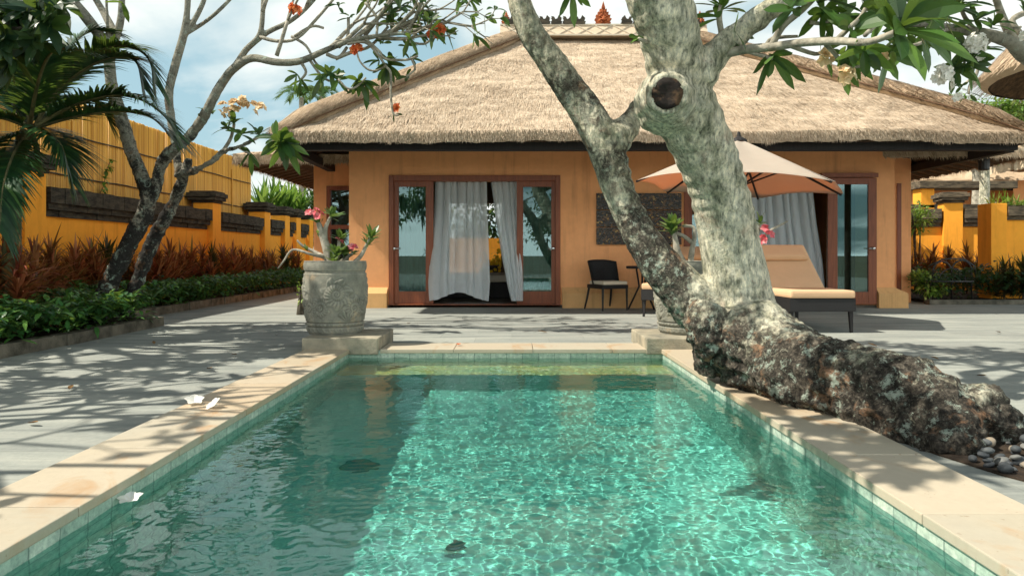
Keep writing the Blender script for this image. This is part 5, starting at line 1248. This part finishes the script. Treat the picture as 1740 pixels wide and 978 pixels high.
for p, d, r in G.tips:
    if rnd.random() < .55: rosette(lf, p, d, rnd.randint(3, 7), .19, .055, (.5, 1.4), (.15,.6), FSH)
for px, py, d, n, L in ((560,125,(0,-.4,.1),8,.22), (548,132,(-.3,-.4,-.4),5,.2), (575,135,(.3,-.4,.3),7,.2), (610,140,(.2,-.4,-.3),8,.22), (622,145,(0,-.5,-.6),6,.22), (660,112,(0,-.5,-.5),11,.24), (665,105,(0,-.3,.6),6,.2), (640,100,(-.4,-.4,.2),5,.18), (500,128,(-.4,-.4,-.2),4,.18), (512,138,(0,-.4,-.8),4,.16), (735,30,(.3,-.3,.3),9,.17), (728,12,(0,-.4,.6),9,.17), (745,45,(.4,-.4,-.4),6,.15), (700,98,(.3,-.3,.2),6,.15), (690,130,(0,-.4,0),4,.14), (675,196,(.4,-.2,-.2),2,.10), (668,200,(0,-.2,-1),2,.08), (680,5,(0,-.4,.5),9,.24), (665,10,(-.2,-.4,-.3),6,.24), (478,240,(.3,-.4,.1),10,.30), (484,246,(.4,-.5,-.5),9,.30), (468,232,(-.1,-.4,.5),7,.25), (398,205,(0,-.3,1),8,.22), (385,215,(-.4,-.4,.6),7,.2), (410,225,(.3,-.4,.6),7,.22), (425,262,(.2,-.4,-.4),5,.22), (440,225,(.2,-.3,.8),7,.2), (208,5,(.1,-.5,-.8),3,.22), (360,190,(-.2,-.3,.7),6,.22), (345,200,(-.4,-.4,.5),5,.2), (575,8,(0,-.4,.4),5,.15), (592,25,(0,-.4,.4),5,.14), (720,60,(.2,-.4,.2),5,.13), (650,70,(0,-.5,.2),5,.14), (690,75,(0,-.5,.2),5,.14)):
    rosette(lf, P(px, py, YT-.7 if px > 460 else YT-.1), d, n, L*1.05, L*.30, (.5, 1.45), (.1,.5), FSH)
link('branches', G.b, 'bark_pale', lt_, True); link('crown', lf, 'leaf_fr', lt_)
for px, py, n, m in ((745,52,14,'fl_red'), (738,60,10,'fl_red'), (607,84,9,'fl_red'), (500,14,6,'fl_red'), (678,186,4,'fl_red'), (380,182,7,'fl_cream'), (398,178,8,'fl_cream'), (415,172,7,'fl_cream'), (388,190,7,'fl_cream'), (443,184,7,'fl_cream'), (430,180,5,'fl_cream')):
    cluster(P(px, py, YT-.75 if px > 460 else YT-.1), (0,-.5,.4), n, .055, m, lt_, .06)

# ------------------------------------------------------------------ tree left of the frame whose crown hangs in at the top left, and shades the paving
ot = thing('broadleaf_tree', 'dark broadleaf tree hanging into the top left corner', 'tree', (-7.3, 6.4, .06)); G = Grow()
b = MB(); pr = spline([(V3(-7.3,6.4,0), .20), (V3(-7.25,6.4,1.2), .17), (V3(-7.1,6.5,2.4), .14), (V3(-7.0,6.6,3.3), .12)], 5); b.tube([p for p, r in pr], [r for p, r in pr], 10, True, .05); link('trunk', b, 'bark_dark', ot, True); lf = MB()
for d in ((.3,-1,.35), (-.15,-1,.5), (.1,-.8,.9), (.5,.7,.6), (-.2,.9,.6), (.5,-.7,.5), (-.1,-.1,1), (.8,.1,.5), (.3,.9,.3), (-.6,-.3,.6)): G.go(V3(-7.0,6.6,3.25), d, .85, .075, 3, .66, .02, .80, 7)
for p, d, r in G.tips:
    if p.x > -5.0: continue
    rosette(lf, p, d, rnd.randint(6, 9), .27, .10, (.6, 1.5), (.15,.5))
for px, py in ((10,20), (40,45), (75,15), (30,75), (90,35), (60,60), (5,60), (105,10), (20,100), (50,10)): 
    for q in range(3): rosette(lf, P(px+rnd.uniform(-15,15), py+rnd.uniform(-12,12), 6.1+rnd.uniform(-.3,.3)), (rnd.uniform(-.5,.5),-.5,rnd.uniform(-.5,.6)), 7, .26, .10, (.5,1.4), (.1,.5))
add_limb(G.b, [(-80,60,5.6,9), (-20,50,5.9,7), (30,50,6.1,5), (75,40,6.1,4), (105,15,6.1,3)], 4, 7)
link('branches', G.b, 'bark_dark', ot, True); link('crown', lf, 'leaf_dark', ot)
# second shading frangipani near the left of the pool, outside the frame
o2 = thing('frangipani_tree', 'frangipani just outside the left edge, its bare twigs shading the paving', 'tree', (-6.2, 2.4, .06), 'frangipani trees'); G = Grow(lambda q: q.x-SUN.x/SUN.z*q.z > -1.1); lf = MB()
b = MB(); pr = spline([(V3(-6.2,2.4,0), .2), (V3(-6.1,2.5,1), .17), (V3(-5.9,2.7,2.0), .14)], 5); b.tube([p for p, r in pr], [r for p, r in pr], 10, True, .05); link('trunk', b, 'bark_left', o2, True)
for d in ((.6,.5,.8), (-.4,.5,.9), (.3,.8,.6), (.2,1,.3), (.8,.1,.6), (0,0,1)): G.go(V3(-5.9,2.7,1.95), d, .95, .08, 4, .62, .08, .78, 7, (2, 2))
for p, d, r in G.tips:
    if p.x-SUN.x/SUN.z*p.z > -1.55: continue
    rosette(lf, p, d, rnd.randint(6, 9), .27, .085, (.6,1.4), (.15,.5), FSH)
link('branches', G.b, 'bark_pale', o2, True); link('crown', lf, 'leaf_fr', o2)

# ------------------------------------------------------------------ palm
def frond(mb_s, mb_l, pts, L=.42, n=46, w_=.030, up=0.35, hang=.35):
    sp_ = spline([(Vector(p), .022) for p in pts], 8); P_ = [p for p, r in sp_]; m = len(P_); mb_s.tube(P_, [.020*(1-.85*i/(m-1))+.003 for i in range(m)], 6)
    for i in range(n):
        t_ = .10+.90*i/(n-1); f = t_*(m-1); i0 = min(int(f), m-2); p = P_[i0].lerp(P_[i0+1], f-i0); d = (P_[i0+1]-P_[i0]).normalized()
        s_ = d.cross(Vector((0,0,1))); s_ = s_.normalized() if s_.length > .1 else Vector((1,0,0)); nr = s_.cross(d)
        for sg in (1, -1):
            dd = (s_*sg*.75+d*(.55+.5*t_)+nr*up+Vector((rnd.gauss(0,.06), rnd.gauss(0,.06), rnd.gauss(0,.06)))).normalized(); ll = L*(math.sin(min(1, t_*1.15+.12)*PI*.86)**.6)*rnd.uniform(.85, 1.1)
            sd = dd.cross(nr); sd = sd.normalized() if sd.length > .1 else d; mb_l.blade(p, dd, sd, ll, w_, hang, 4)
pm_ = thing('palm_tree', 'dark green feather palm arching over the left garden wall', 'palm', (-6.2, 7.6, .06)); ps = MB(); pl = MB()
YP = 7.6; c0 = P(55, 215, YP)
fr = [[(60,215,YP), (85,170,YP), (112,140,YP), (165,106,YP-.1), (207,97,YP-.2), (232,107,YP-.2), (243,147,YP-.2)], [(60,218,YP), (100,205,YP), (150,194,YP-.1), (190,190,YP-.2), (225,191,YP-.3), (262,203,YP-.3), (297,240,YP-.3)],
      [(55,215,YP), (80,225,YP-.2), (105,250,YP-.3), (120,305,YP-.3)], [(40,230,YP), (20,270,YP-.5), (5,320,YP-.8), (0,390,YP-.9)], [(50,215,YP), (45,150,YP), (40,90,YP-.2), (60,30,YP-.4), (90,0,YP-.5)], [(50,215,YP), (70,150,YP+.3), (110,90,YP+.6), (150,55,YP+.8), (190,55,YP+.9)],
      [(60,213,YP+.15), (95,150,YP+.1), (130,108,YP), (180,82,YP-.1), (222,80,YP-.2), (252,100,YP-.2), (262,138,YP-.2)], [(60,216,YP-.2), (105,188,YP-.2), (160,168,YP-.3), (205,162,YP-.3), (245,172,YP-.4), (280,198,YP-.4), (300,228,YP-.4)],
      [(45,215,YP), (10,160,YP), (-30,110,YP), (-80,90,YP)], [(45,215,YP), (0,200,YP-.3), (-60,200,YP-.6), (-120,240,YP-.8)], [(50,215,YP), (60,160,YP-.4), (75,110,YP-.9), (95,85,YP-1.2), (130,85,YP-1.4)], [(50,218,YP), (20,180,YP+.5), (0,120,YP+.9), (-10,60,YP+1)], [(55,220,YP), (90,190,YP+.4), (130,170,YP+.8), (165,175,YP+1.0), (185,205,YP+1.1)], [(45,225,YP), (10,235,YP-.2), (-30,260,YP-.3), (-60,310,YP-.4)]]
for f in fr:
    a = MB(); l2_ = MB(); frond(a, l2_, [P(*q) for q in f], .50, 84, .036); o_ = link('frond', l2_, 'leaf_palm', pm_); link('midrib', a, 'palm_stem', o_, True)
b = MB(); base = V3(-6.15, 7.6, 0)
pr = spline([(V3(-5.55,7.6,0), .10), (P(20,330,YP), .085), (P(30,270,YP), .085), (P(48,222,YP), .07)], 6); b.tube([p for p, r in pr], [r*(1+.08*(i % 2)) for i, (p, r) in enumerate(pr)], 10); b.tube([P(70,300,YP), P(62,250,YP), P(52,220,YP)], [.03,.03,.03], 7); link('trunk', b, 'palm_stem', pm_, True)

# ------------------------------------------------------------------ planting
def cordyline(name, label, loc, h, n, mat, group, spread=1.0, L=.5, W=.032):
    r_ = thing(name, label, 'plant', loc, group); st = MB(); st.tube([(loc[0],loc[1],loc[2]), (loc[0]+.03,loc[1],loc[2]+h*.6)], [.02,.014], 6); link('stem', st, 'bark_dark', r_); lf_ = MB()
    for q in range(3 if h > .7 else 1):
        ox, oy = (rnd.uniform(-.16,.16)*spread, rnd.uniform(-.14,.14)*spread) if q else (0, 0); hh = h*(1 if q == 0 else rnd.uniform(.55,.85))
        for i in range(n):
            t_ = rnd.random(); z = loc[2]+hh*(.12+.55*t_); a = rnd.uniform(0, 6.283); el = rnd.uniform(.25, 1.35)*(.45+.55*t_)+.35*t_
            d = Vector((math.cos(a)*math.cos(el), math.sin(a)*math.cos(el), math.sin(el))); s_ = Vector((-math.sin(a), math.cos(a), rnd.uniform(-.3,.3)))
            lf_.blade((loc[0]+ox, loc[1]+oy, z), d, s_, L*rnd.uniform(.6, 1.1), W, rnd.uniform(.1,.55), 4)
    link('foliage', lf_, mat, r_); return r_
ordn = 'first second third fourth fifth sixth seventh eighth ninth tenth eleventh twelfth thirteenth fourteenth fifteenth sixteenth seventeenth eighteenth nineteenth twentieth twenty-first twenty-second twenty-third'.split()
row = [(-15,5.7), (20,5.6), (58,5.9), (85,6.4), (128,6.6), (155,6.6), (182,6.6), (215,6.65), (268,6.6), (289,6.65), (307,6.6), (325,6.65), (343,6.6), (360,6.6), (380,6.65), (396,6.6), (411,6.65), (428,6.65), (447,6.6), (463,6.65), (480,6.6), (496,6.6)]
for i, (px, X) in enumerate(row):
    Y = X*F/(CX-px); dk = i in (6, 13, 20)
    col = 'dark green' if dk else 'red'
    cordyline('cordyline', f'spiky {col} cordyline, {ordn[i]} from the left along the left orange wall', (-X, Y, .06), rnd.uniform(1.15, 1.35) if px > 60 else 1.2, 130 if px < 300 else 95, 'leaf_reddark' if dk else 'leaf_red', 'cordylines along the left garden wall', 1.25 if px > 60 else 2.1, .55, .045)
for i, (px, Y, h, m) in enumerate(((1562,16.0,1.05,'leaf_red'), (1586,15.8,1.22,'leaf_red'), (1612,15.6,1.1,'leaf_red'), (1643,15.3,1.2,'leaf_red'), (1668,15.1,1.0,'leaf_red'), (1706,13.2,.85,'leaf_reddark'), (1738,13.1,.95,'leaf_reddark'))):
    cordyline('cordyline', f"spiky {'dark' if i > 4 else 'red'} cordyline, {ordn[i]} from the left before the right garden wall", ((px-CX)*Y/F, Y, .05), h*1.15, 75, m, 'cordylines before the right garden wall', .9, .5, .04)
def leafmass(name, boxes, n, L, W, mat, kind='stuff'):
    mb = MB()
    for (x0, x1, y0, y1, z0, z1, wgt) in boxes:
        for _ in range(int(n*wgt)):
            x = rnd.uniform(x0, x1); y = y0+(y1-y0)*rnd.random(); bump = noise.noise(Vector((x*1.6, y*1.6, 0)))*.35+noise.noise(Vector((x*5, y*5, 4)))*.18
            top = z0+(z1-z0)*(.78+bump); u = rnd.random(); z = z0+(top-z0)*(u**.45); a = rnd.uniform(0, 6.283); el = rnd.uniform(-.35, .9)
            # leaves hang outward over the edges
            d = Vector((math.cos(a)*math.cos(el), math.sin(a)*math.cos(el), math.sin(el))); mb.leaf((x, y, z), d, (0,0,1), L*rnd.uniform(.6, 1.2), W*rnd.uniform(.7,1.1), rnd.uniform(.1,.6), shape=(.2,.95,.8,0))
    return tag(link(name, mb, mat), kind=kind)
gc = leafmass('ground_cover', [(-5.9,-4.50,3.6,8.7,.08,.52,.50), (-6.3,-5.36,8.7,13,.08,.56,.28), (-6.3,-5.36,13,21,.08,.6,.26)], 15500, .13, .06, 'leaf_hedge')
gc2 = leafmass('ground_cover', [(7.8,12.5,12.75,14.1,.05,.74,1)], 5200, .13, .06, 'leaf_dark')
def bush(name, label, c, r, n, L, W, mat, cat='shrub', group=None, stem=True):
    r_ = thing(name, label, cat, (c[0], c[1], max(0, c[2]-r[2])), group); mb = MB(); seeds = [Vector((rnd.gauss(0,.5), rnd.gauss(0,.5), rnd.gauss(0,.5))) for _ in range(9)]
    for _ in range(n):
        s_ = rnd.choice(seeds); q = s_*.75+Vector((rnd.gauss(0,.3), rnd.gauss(0,.3), rnd.gauss(0,.3)))
        if q.length > 1.15: q = q.normalized()*rnd.uniform(.6,1.1)
        p = Vector((c[0]+q.x*r[0], c[1]+q.y*r[1], c[2]+q.z*r[2])); d = (q.normalized()+Vector((rnd.gauss(0,.6), rnd.gauss(0,.6), rnd.gauss(.1,.5)))).normalized()
        mb.leaf(p, d, (0,0,1), L*rnd.uniform(.6,1.2), W, rnd.uniform(.1,.5), shape=(.2,.95,.8,0))
    link('foliage', mb, mat, r_); st = MB(); z0 = max(0, c[2]-r[2]*1.2)
    for k in range(4): st.tube([(c[0]+rnd.uniform(-.05,.05), c[1], z0 if not stem else 0), (c[0]+rnd.uniform(-.4,.4)*r[0], c[1]+rnd.uniform(-.4,.4)*r[1], c[2]+r[2]*.3)], [.03,.012], 6)
    link('stem', st, 'bark_dark', r_); return r_
bush('shrub', 'small yellow green shrub at the villa corner, front of the right bed', ((1576-CX)*12.9/F, 12.9, .38), (.38,.22,.24), 520, .09, .045, 'leaf_lime')
bush('shrub', 'yellow green shrub growing on the ledge right of the villa wall', ((1558-CX)*16.5/F, 16.5, 1.75), (.35,.3,.4), 420, .12, .05, 'leaf_lime')
bush('shrub', 'small yellow leaved plant peeping out left of the left stone pot', ((512-870)*10.5/1160, 10.5, .34), (.09,.09,.16), 70, .06, .03, 'leaf_lime')
yb = thing('flower_planter', 'dark planter with yellow flowers seen through the left doorway', 'planter', (-.45, 18.4, 0)); pc = P(843, 452, 18.4)
b = MB(); b.lathe([(.28,0), (.36,.1), (.38,.62), (.33,.64)], (pc.x, 18.4, 0), 20); link('pot', b, 'metal_black', yb); fb = MB(); fl_ = MB()
for _ in range(260):
    q = Vector((rnd.gauss(0,.17), rnd.gauss(0,.15), abs(rnd.gauss(.1,.22)))); fb.leaf(pc+Vector((0,0,-.25))+q, (rnd.gauss(0,1), rnd.gauss(0,1), .6), (0,0,1), .12, .05, .3)
for _ in range(150):
    q = Vector((rnd.gauss(0,.18), rnd.gauss(0,.16)-.05, abs(rnd.gauss(.1,.22)))); flower(fl_, pc+Vector((0,0,-.2))+q, (rnd.gauss(0,.5), -1, .5), .06)
link('foliage', fb, 'leaf_bright', yb); link('flowers', fl_, 'fl_yellow', yb)
# strap-leaved plants on top of walls
def strap(name, label, loc, n, L, W, mat, group, el=(.5,1.4)):
    r_ = thing(name, label, 'plant', loc, group); mb = MB()
    for i in range(n):
        a = rnd.uniform(0, 6.283); e = rnd.uniform(*el); d = Vector((math.cos(a)*math.cos(e), math.sin(a)*math.cos(e), math.sin(e))); mb.blade(Vector(loc)+Vector((rnd.uniform(-.1,.1), rnd.uniform(-.1,.1), 0)), d, Vector((-math.sin(a), math.cos(a), 0)), L*rnd.uniform(.6,1.1), W, rnd.uniform(.05,.4), 4)
    link('foliage', mb, mat, r_); s_ = MB(); s_.lathe([(.05,-.25), (.07,0), (.03,.08)], loc, 8); link('stem', s_, 'palm_stem', r_)
for i, (px, Y, L) in enumerate(((447,20.6,1.25), (468,21.2,1.35), (489,22.0,1.3), (508,23,1.1))):
    p = P(px, 356, Y); strap('strap_plant', f'bright green strap leaved plant, {ordn[i]} from the left above the far left wall', p, 40, L, .15, 'leaf_bright', 'strap plants above the left wall', (.75,1.5))
for i, (px, L) in enumerate(((1690,.42), (1708,.5), (1730,.45))):
    strap('strap_plant', f'pale green strap leaved plant, {ordn[i]} from the left on the right wall ledge', ((px-CX)*13.9/F, 13.85, 1.92), 34, L, .03, 'leaf_lime', 'strap plants on the right wall', (.2,1.3))
bush('shrub', 'dark shrub behind the courtyard wall, seen through the left doorway', (-1.0, 21.4, 1.9), (1.6,.5,1.0), 1500, .2, .09, 'leaf_dark')
# trees far behind
def far_tree(label, c, r, n, mat, L=.35, trunk=True):
    t_ = thing('background_tree', label, 'tree', (c[0], c[1], 0), 'trees behind the walls'); mb = MB(); seeds = [Vector((rnd.gauss(0,.5), rnd.gauss(0,.5), rnd.gauss(0,.45))) for _ in range(14)]
    for _ in range(n):
        s_ = rnd.choice(seeds); q = s_*.9+Vector((rnd.gauss(0,.2), rnd.gauss(0,.2), rnd.gauss(0,.17))); p = Vector((c[0]+q.x*r[0], c[1]+q.y*r[1], c[2]+q.z*r[2]))
        mb.leaf(p, (rnd.gauss(0,1), rnd.gauss(0,1), rnd.gauss(.2,.7)), (0,0,1), L*rnd.uniform(.6,1.2), L*.36, rnd.uniform(.1,.5), shape=(.2,.95,.8,0))
    link('crown', mb, mat, t_); b_ = MB(); b_.tube([(c[0], c[1], 0), (c[0]+.1, c[1], c[2]*.6), (c[0], c[1], c[2]+r[2]*.2)], [.16,.12,.06], 8)
    for s_ in seeds[:8]: b_.tube([(c[0], c[1], c[2]*.65), (c[0]+s_.x*r[0]*.45, c[1]+s_.y*r[1]*.45, c[2]+s_.z*r[2]*.3), (c[0]+s_.x*r[0]*.9, c[1]+s_.y*r[1]*.9, c[2]+s_.z*r[2]*.9)], [.06,.045,.015], 6)
    link('trunk', b_, 'bark_pale', t_); return t_
far_tree('dense dark tree filling the gap left of the villa, behind the strap plants', (-7.2, 26, 2.6), (1.7,1.2,1.8), 2600, 'leaf_fr', .28)
far_tree('green tree top rising behind the right slope of the villa roof', (12.6+1.6, 21, 5.35), (1.6,1.2,.55), 1500, 'leaf_bright', .2)
far_tree('greyish tree behind the right hip of the roof, under the thatched parasol', (17.2, 22.5, 5.5), (1.6,1.2,.7), 1600, 'leaf_fr', .22)
p_ = P(1672, 320, 17.5); nt_ = thing('background_tree', 'lichen covered bare trunk rising behind the sunlit right wall', 'tree', (p_.x, 17.5, 0), 'trees behind the walls'); b = MB()
add_limb(b, [(1672,420,17.5,10), (1672,350,17.5,10), (1673,310,17.5,9), (1672,288,17.5,10), (1676,262,17.5,7), (1690,245,17.5,5)], 4, 9); add_limb(b, [(1671,292,17.5,6), (1655,280,17.5,4), (1642,270,17.5,3), (1636,262,17.5,2.5)], 4, 7); link('trunk', b, 'bark_hero', nt_, True)
mb = MB()
for px, py in ((1640,268), (1650,262), (1690,262), (1705,258), (1685,270), (1660,258)): rosette(mb, P(px, py, 17.5), (0,-.4,.6), 7, .28, .07)
link('crown', mb, 'leaf_bright', nt_)
for i, (px, py, Y, s_) in enumerate(((512,166,30,.62), (545,164,33,.6))):
    c = P(px, py, Y); pt = thing('palm_tree', ['distant palm top above the left slope of the roof, left one', 'distant palm top above the left slope of the roof, right one'][i], 'palm', (c.x, c.y, 0), 'distant palms'); b = MB(); b.tube([(c.x, c.y, 0), c], [.16,.10], 8); link('trunk', b, 'bark_pale', pt)
    l2_ = MB(); a_ = MB()
    for k in range(9):
        a = k*2*PI/9+.3; d = Vector((math.cos(a), math.sin(a), 0)); frond(a_, l2_, [c, c+d*.5*s_+Vector((0,0,.45*s_)), c+d*1.1*s_+Vector((0,0,.5*s_)), c+d*1.7*s_+Vector((0,0,.05*s_))], .5, 26, .05)
    link('crown', l2_, 'leaf_fr', pt)
far_tree('leafy tree behind the viewpoint, mirrored in the villa glass', (-3.5, -9, 3.4), (2.2,1.6,1.6), 2200, 'leaf_fr', .3)
far_tree('second leafy tree behind the viewpoint, farther right', (2.6, -11, 3.0), (1.8,1.4,1.5), 1800, 'leaf_fr', .3)
# vine sprig on the bamboo fence
vn = thing('vine_sprig', 'small green creeper sprig on the bamboo screen', 'plant', tuple(P(195, 295, 12.5))); mb = MB(); st = MB(); a0 = V3(-7.42, 12.25, 1.95)
pts = [a0+V3(.02*math.sin(k), .18*k*.35, .22*k*.55+.03*math.sin(k*2)) for k in range(7)]; st.tube(pts, .006, 5); link('stem', st, 'bark_dark', vn)
for p in pts:
    for q in range(5): mb.leaf(p, (rnd.uniform(.2,1), rnd.gauss(0,.7), rnd.gauss(0,.6)), (0,0,1), .12, .07, .3)
link('foliage', mb, 'leaf_bright', vn)

# ------------------------------------------------------------------ fallen flowers, pebbles
def fallen(label, p, s_, up=(0,0,1)):
    mb = MB(); flower(mb, Vector(p)+Vector((0,0,.012)), up, s_)
    mb.tube([Vector(p)+Vector((-.01,0,.010)), Vector(p)+Vector((.012,.01,.016))], .005, 6)
    tag(link('fallen_flower', mb, 'fl_white'), label, 'flower', 'fallen frangipani flowers')
def oncop(px, py): Y = (EYE-CZ)*F/(py-HY); return P(px, py, Y)
fallen('white fallen frangipani flower on the left coping, the left one of two', oncop(330, 686), .065, (.2,-.3,1)); fallen('white fallen frangipani flower on the left coping, the right one of two', oncop(365, 692), .06, (-.5,-.4,.8))
Yw = (EYE-WZ)*F/(856-HY); fallen('white frangipani flower floating on the pool near the left edge', P(221, 856, Yw), .055, (0,-.15,1))
mb = MB(); pk = oncop(779, 587); flower(mb, pk+Vector((0,0,.01)), (0,0,1), .035); tag(link('fallen_flower', mb, 'fl_red'), 'tiny red fallen flower on the far pool coping', 'flower', 'fallen frangipani flowers')
pebs = []
for k in range(5):
    mb = MB(); bm = bmesh.new(); bmesh.ops.create_icosphere(bm, subdivisions=3, radius=1); a, c, e = rnd.uniform(.8,1.2), rnd.uniform(.65,.95), rnd.uniform(.5,.75)
    me = bpy.data.meshes.new('pebble')
    for v in bm.verts: v.co = Vector((v.co.x*a, v.co.y*c, v.co.z*e))*(1+.13*noise.noise(v.co*1.3+Vector((k*5,0,0))))
    bm.to_mesh(me); bm.free(); me.materials.append(M['pebble']); me.shade_smooth(); pebs.append(me)
placed = []; n_p = 0
for k in range(2400):
    if n_p >= 150: break
    Y = rnd.uniform(2.80, 3.55); X = rnd.uniform(2.02, 2.72); r = rnd.choice((.014,.018,.022,.026,.032))
    px = CX+X*F/Y; 
    if px < 1608+ (3.2-Y)*-20: continue
    z = .008+r*.5
    hit = [q for q in placed if (q[0]-X)**2+(q[1]-Y)**2 < ((q[3]+r)*.82)**2]
    if hit:
        z = max(q[2] for q in hit)+r*.85
        if z > .10+.10*smoothstep(3.2, 3.55, Y): continue
    placed.append((X, Y, z, r)); n_p += 1
    o = bpy.data.objects.new('pebble', rnd.choice(pebs)); C.objects.link(o); o.location = (X, Y, z); o.scale = (r, r, r); o.rotation_euler = (rnd.uniform(-.4,.4), rnd.uniform(-.4,.4), rnd.uniform(0, 6.28))
    tag(o, 'smooth rounded pebble in the heap beside the tree root', 'pebble', 'pebbles beside the tree root')

dry = simple('dry_leaf', (.10,.05,.02), (.28,.16,.06), 20, .8, 0)
for k, (px, py) in enumerate(((118, 664), (402, 604), (48, 722), (262, 586), (1595, 612), (1700, 566), (1490, 590), (690, 551), (930, 566), (205, 792), (352, 628), (1660, 640), (470, 571))):
    Y = EYE*F/(py-HY); p = P(px, py, Y); mb = MB(); a = rnd.uniform(0, 6.28); mb.leaf((p.x, p.y, .012), (math.cos(a), math.sin(a), .06), (0,0,1), rnd.uniform(.07,.12), .035, -.12, shape=(.2,.8,1,.7,0), fold=.5)
    tag(link('fallen_leaf', mb, dry), 'curled dry brown leaf lying on the slate paving', 'leaf', 'dry leaves on the paving')
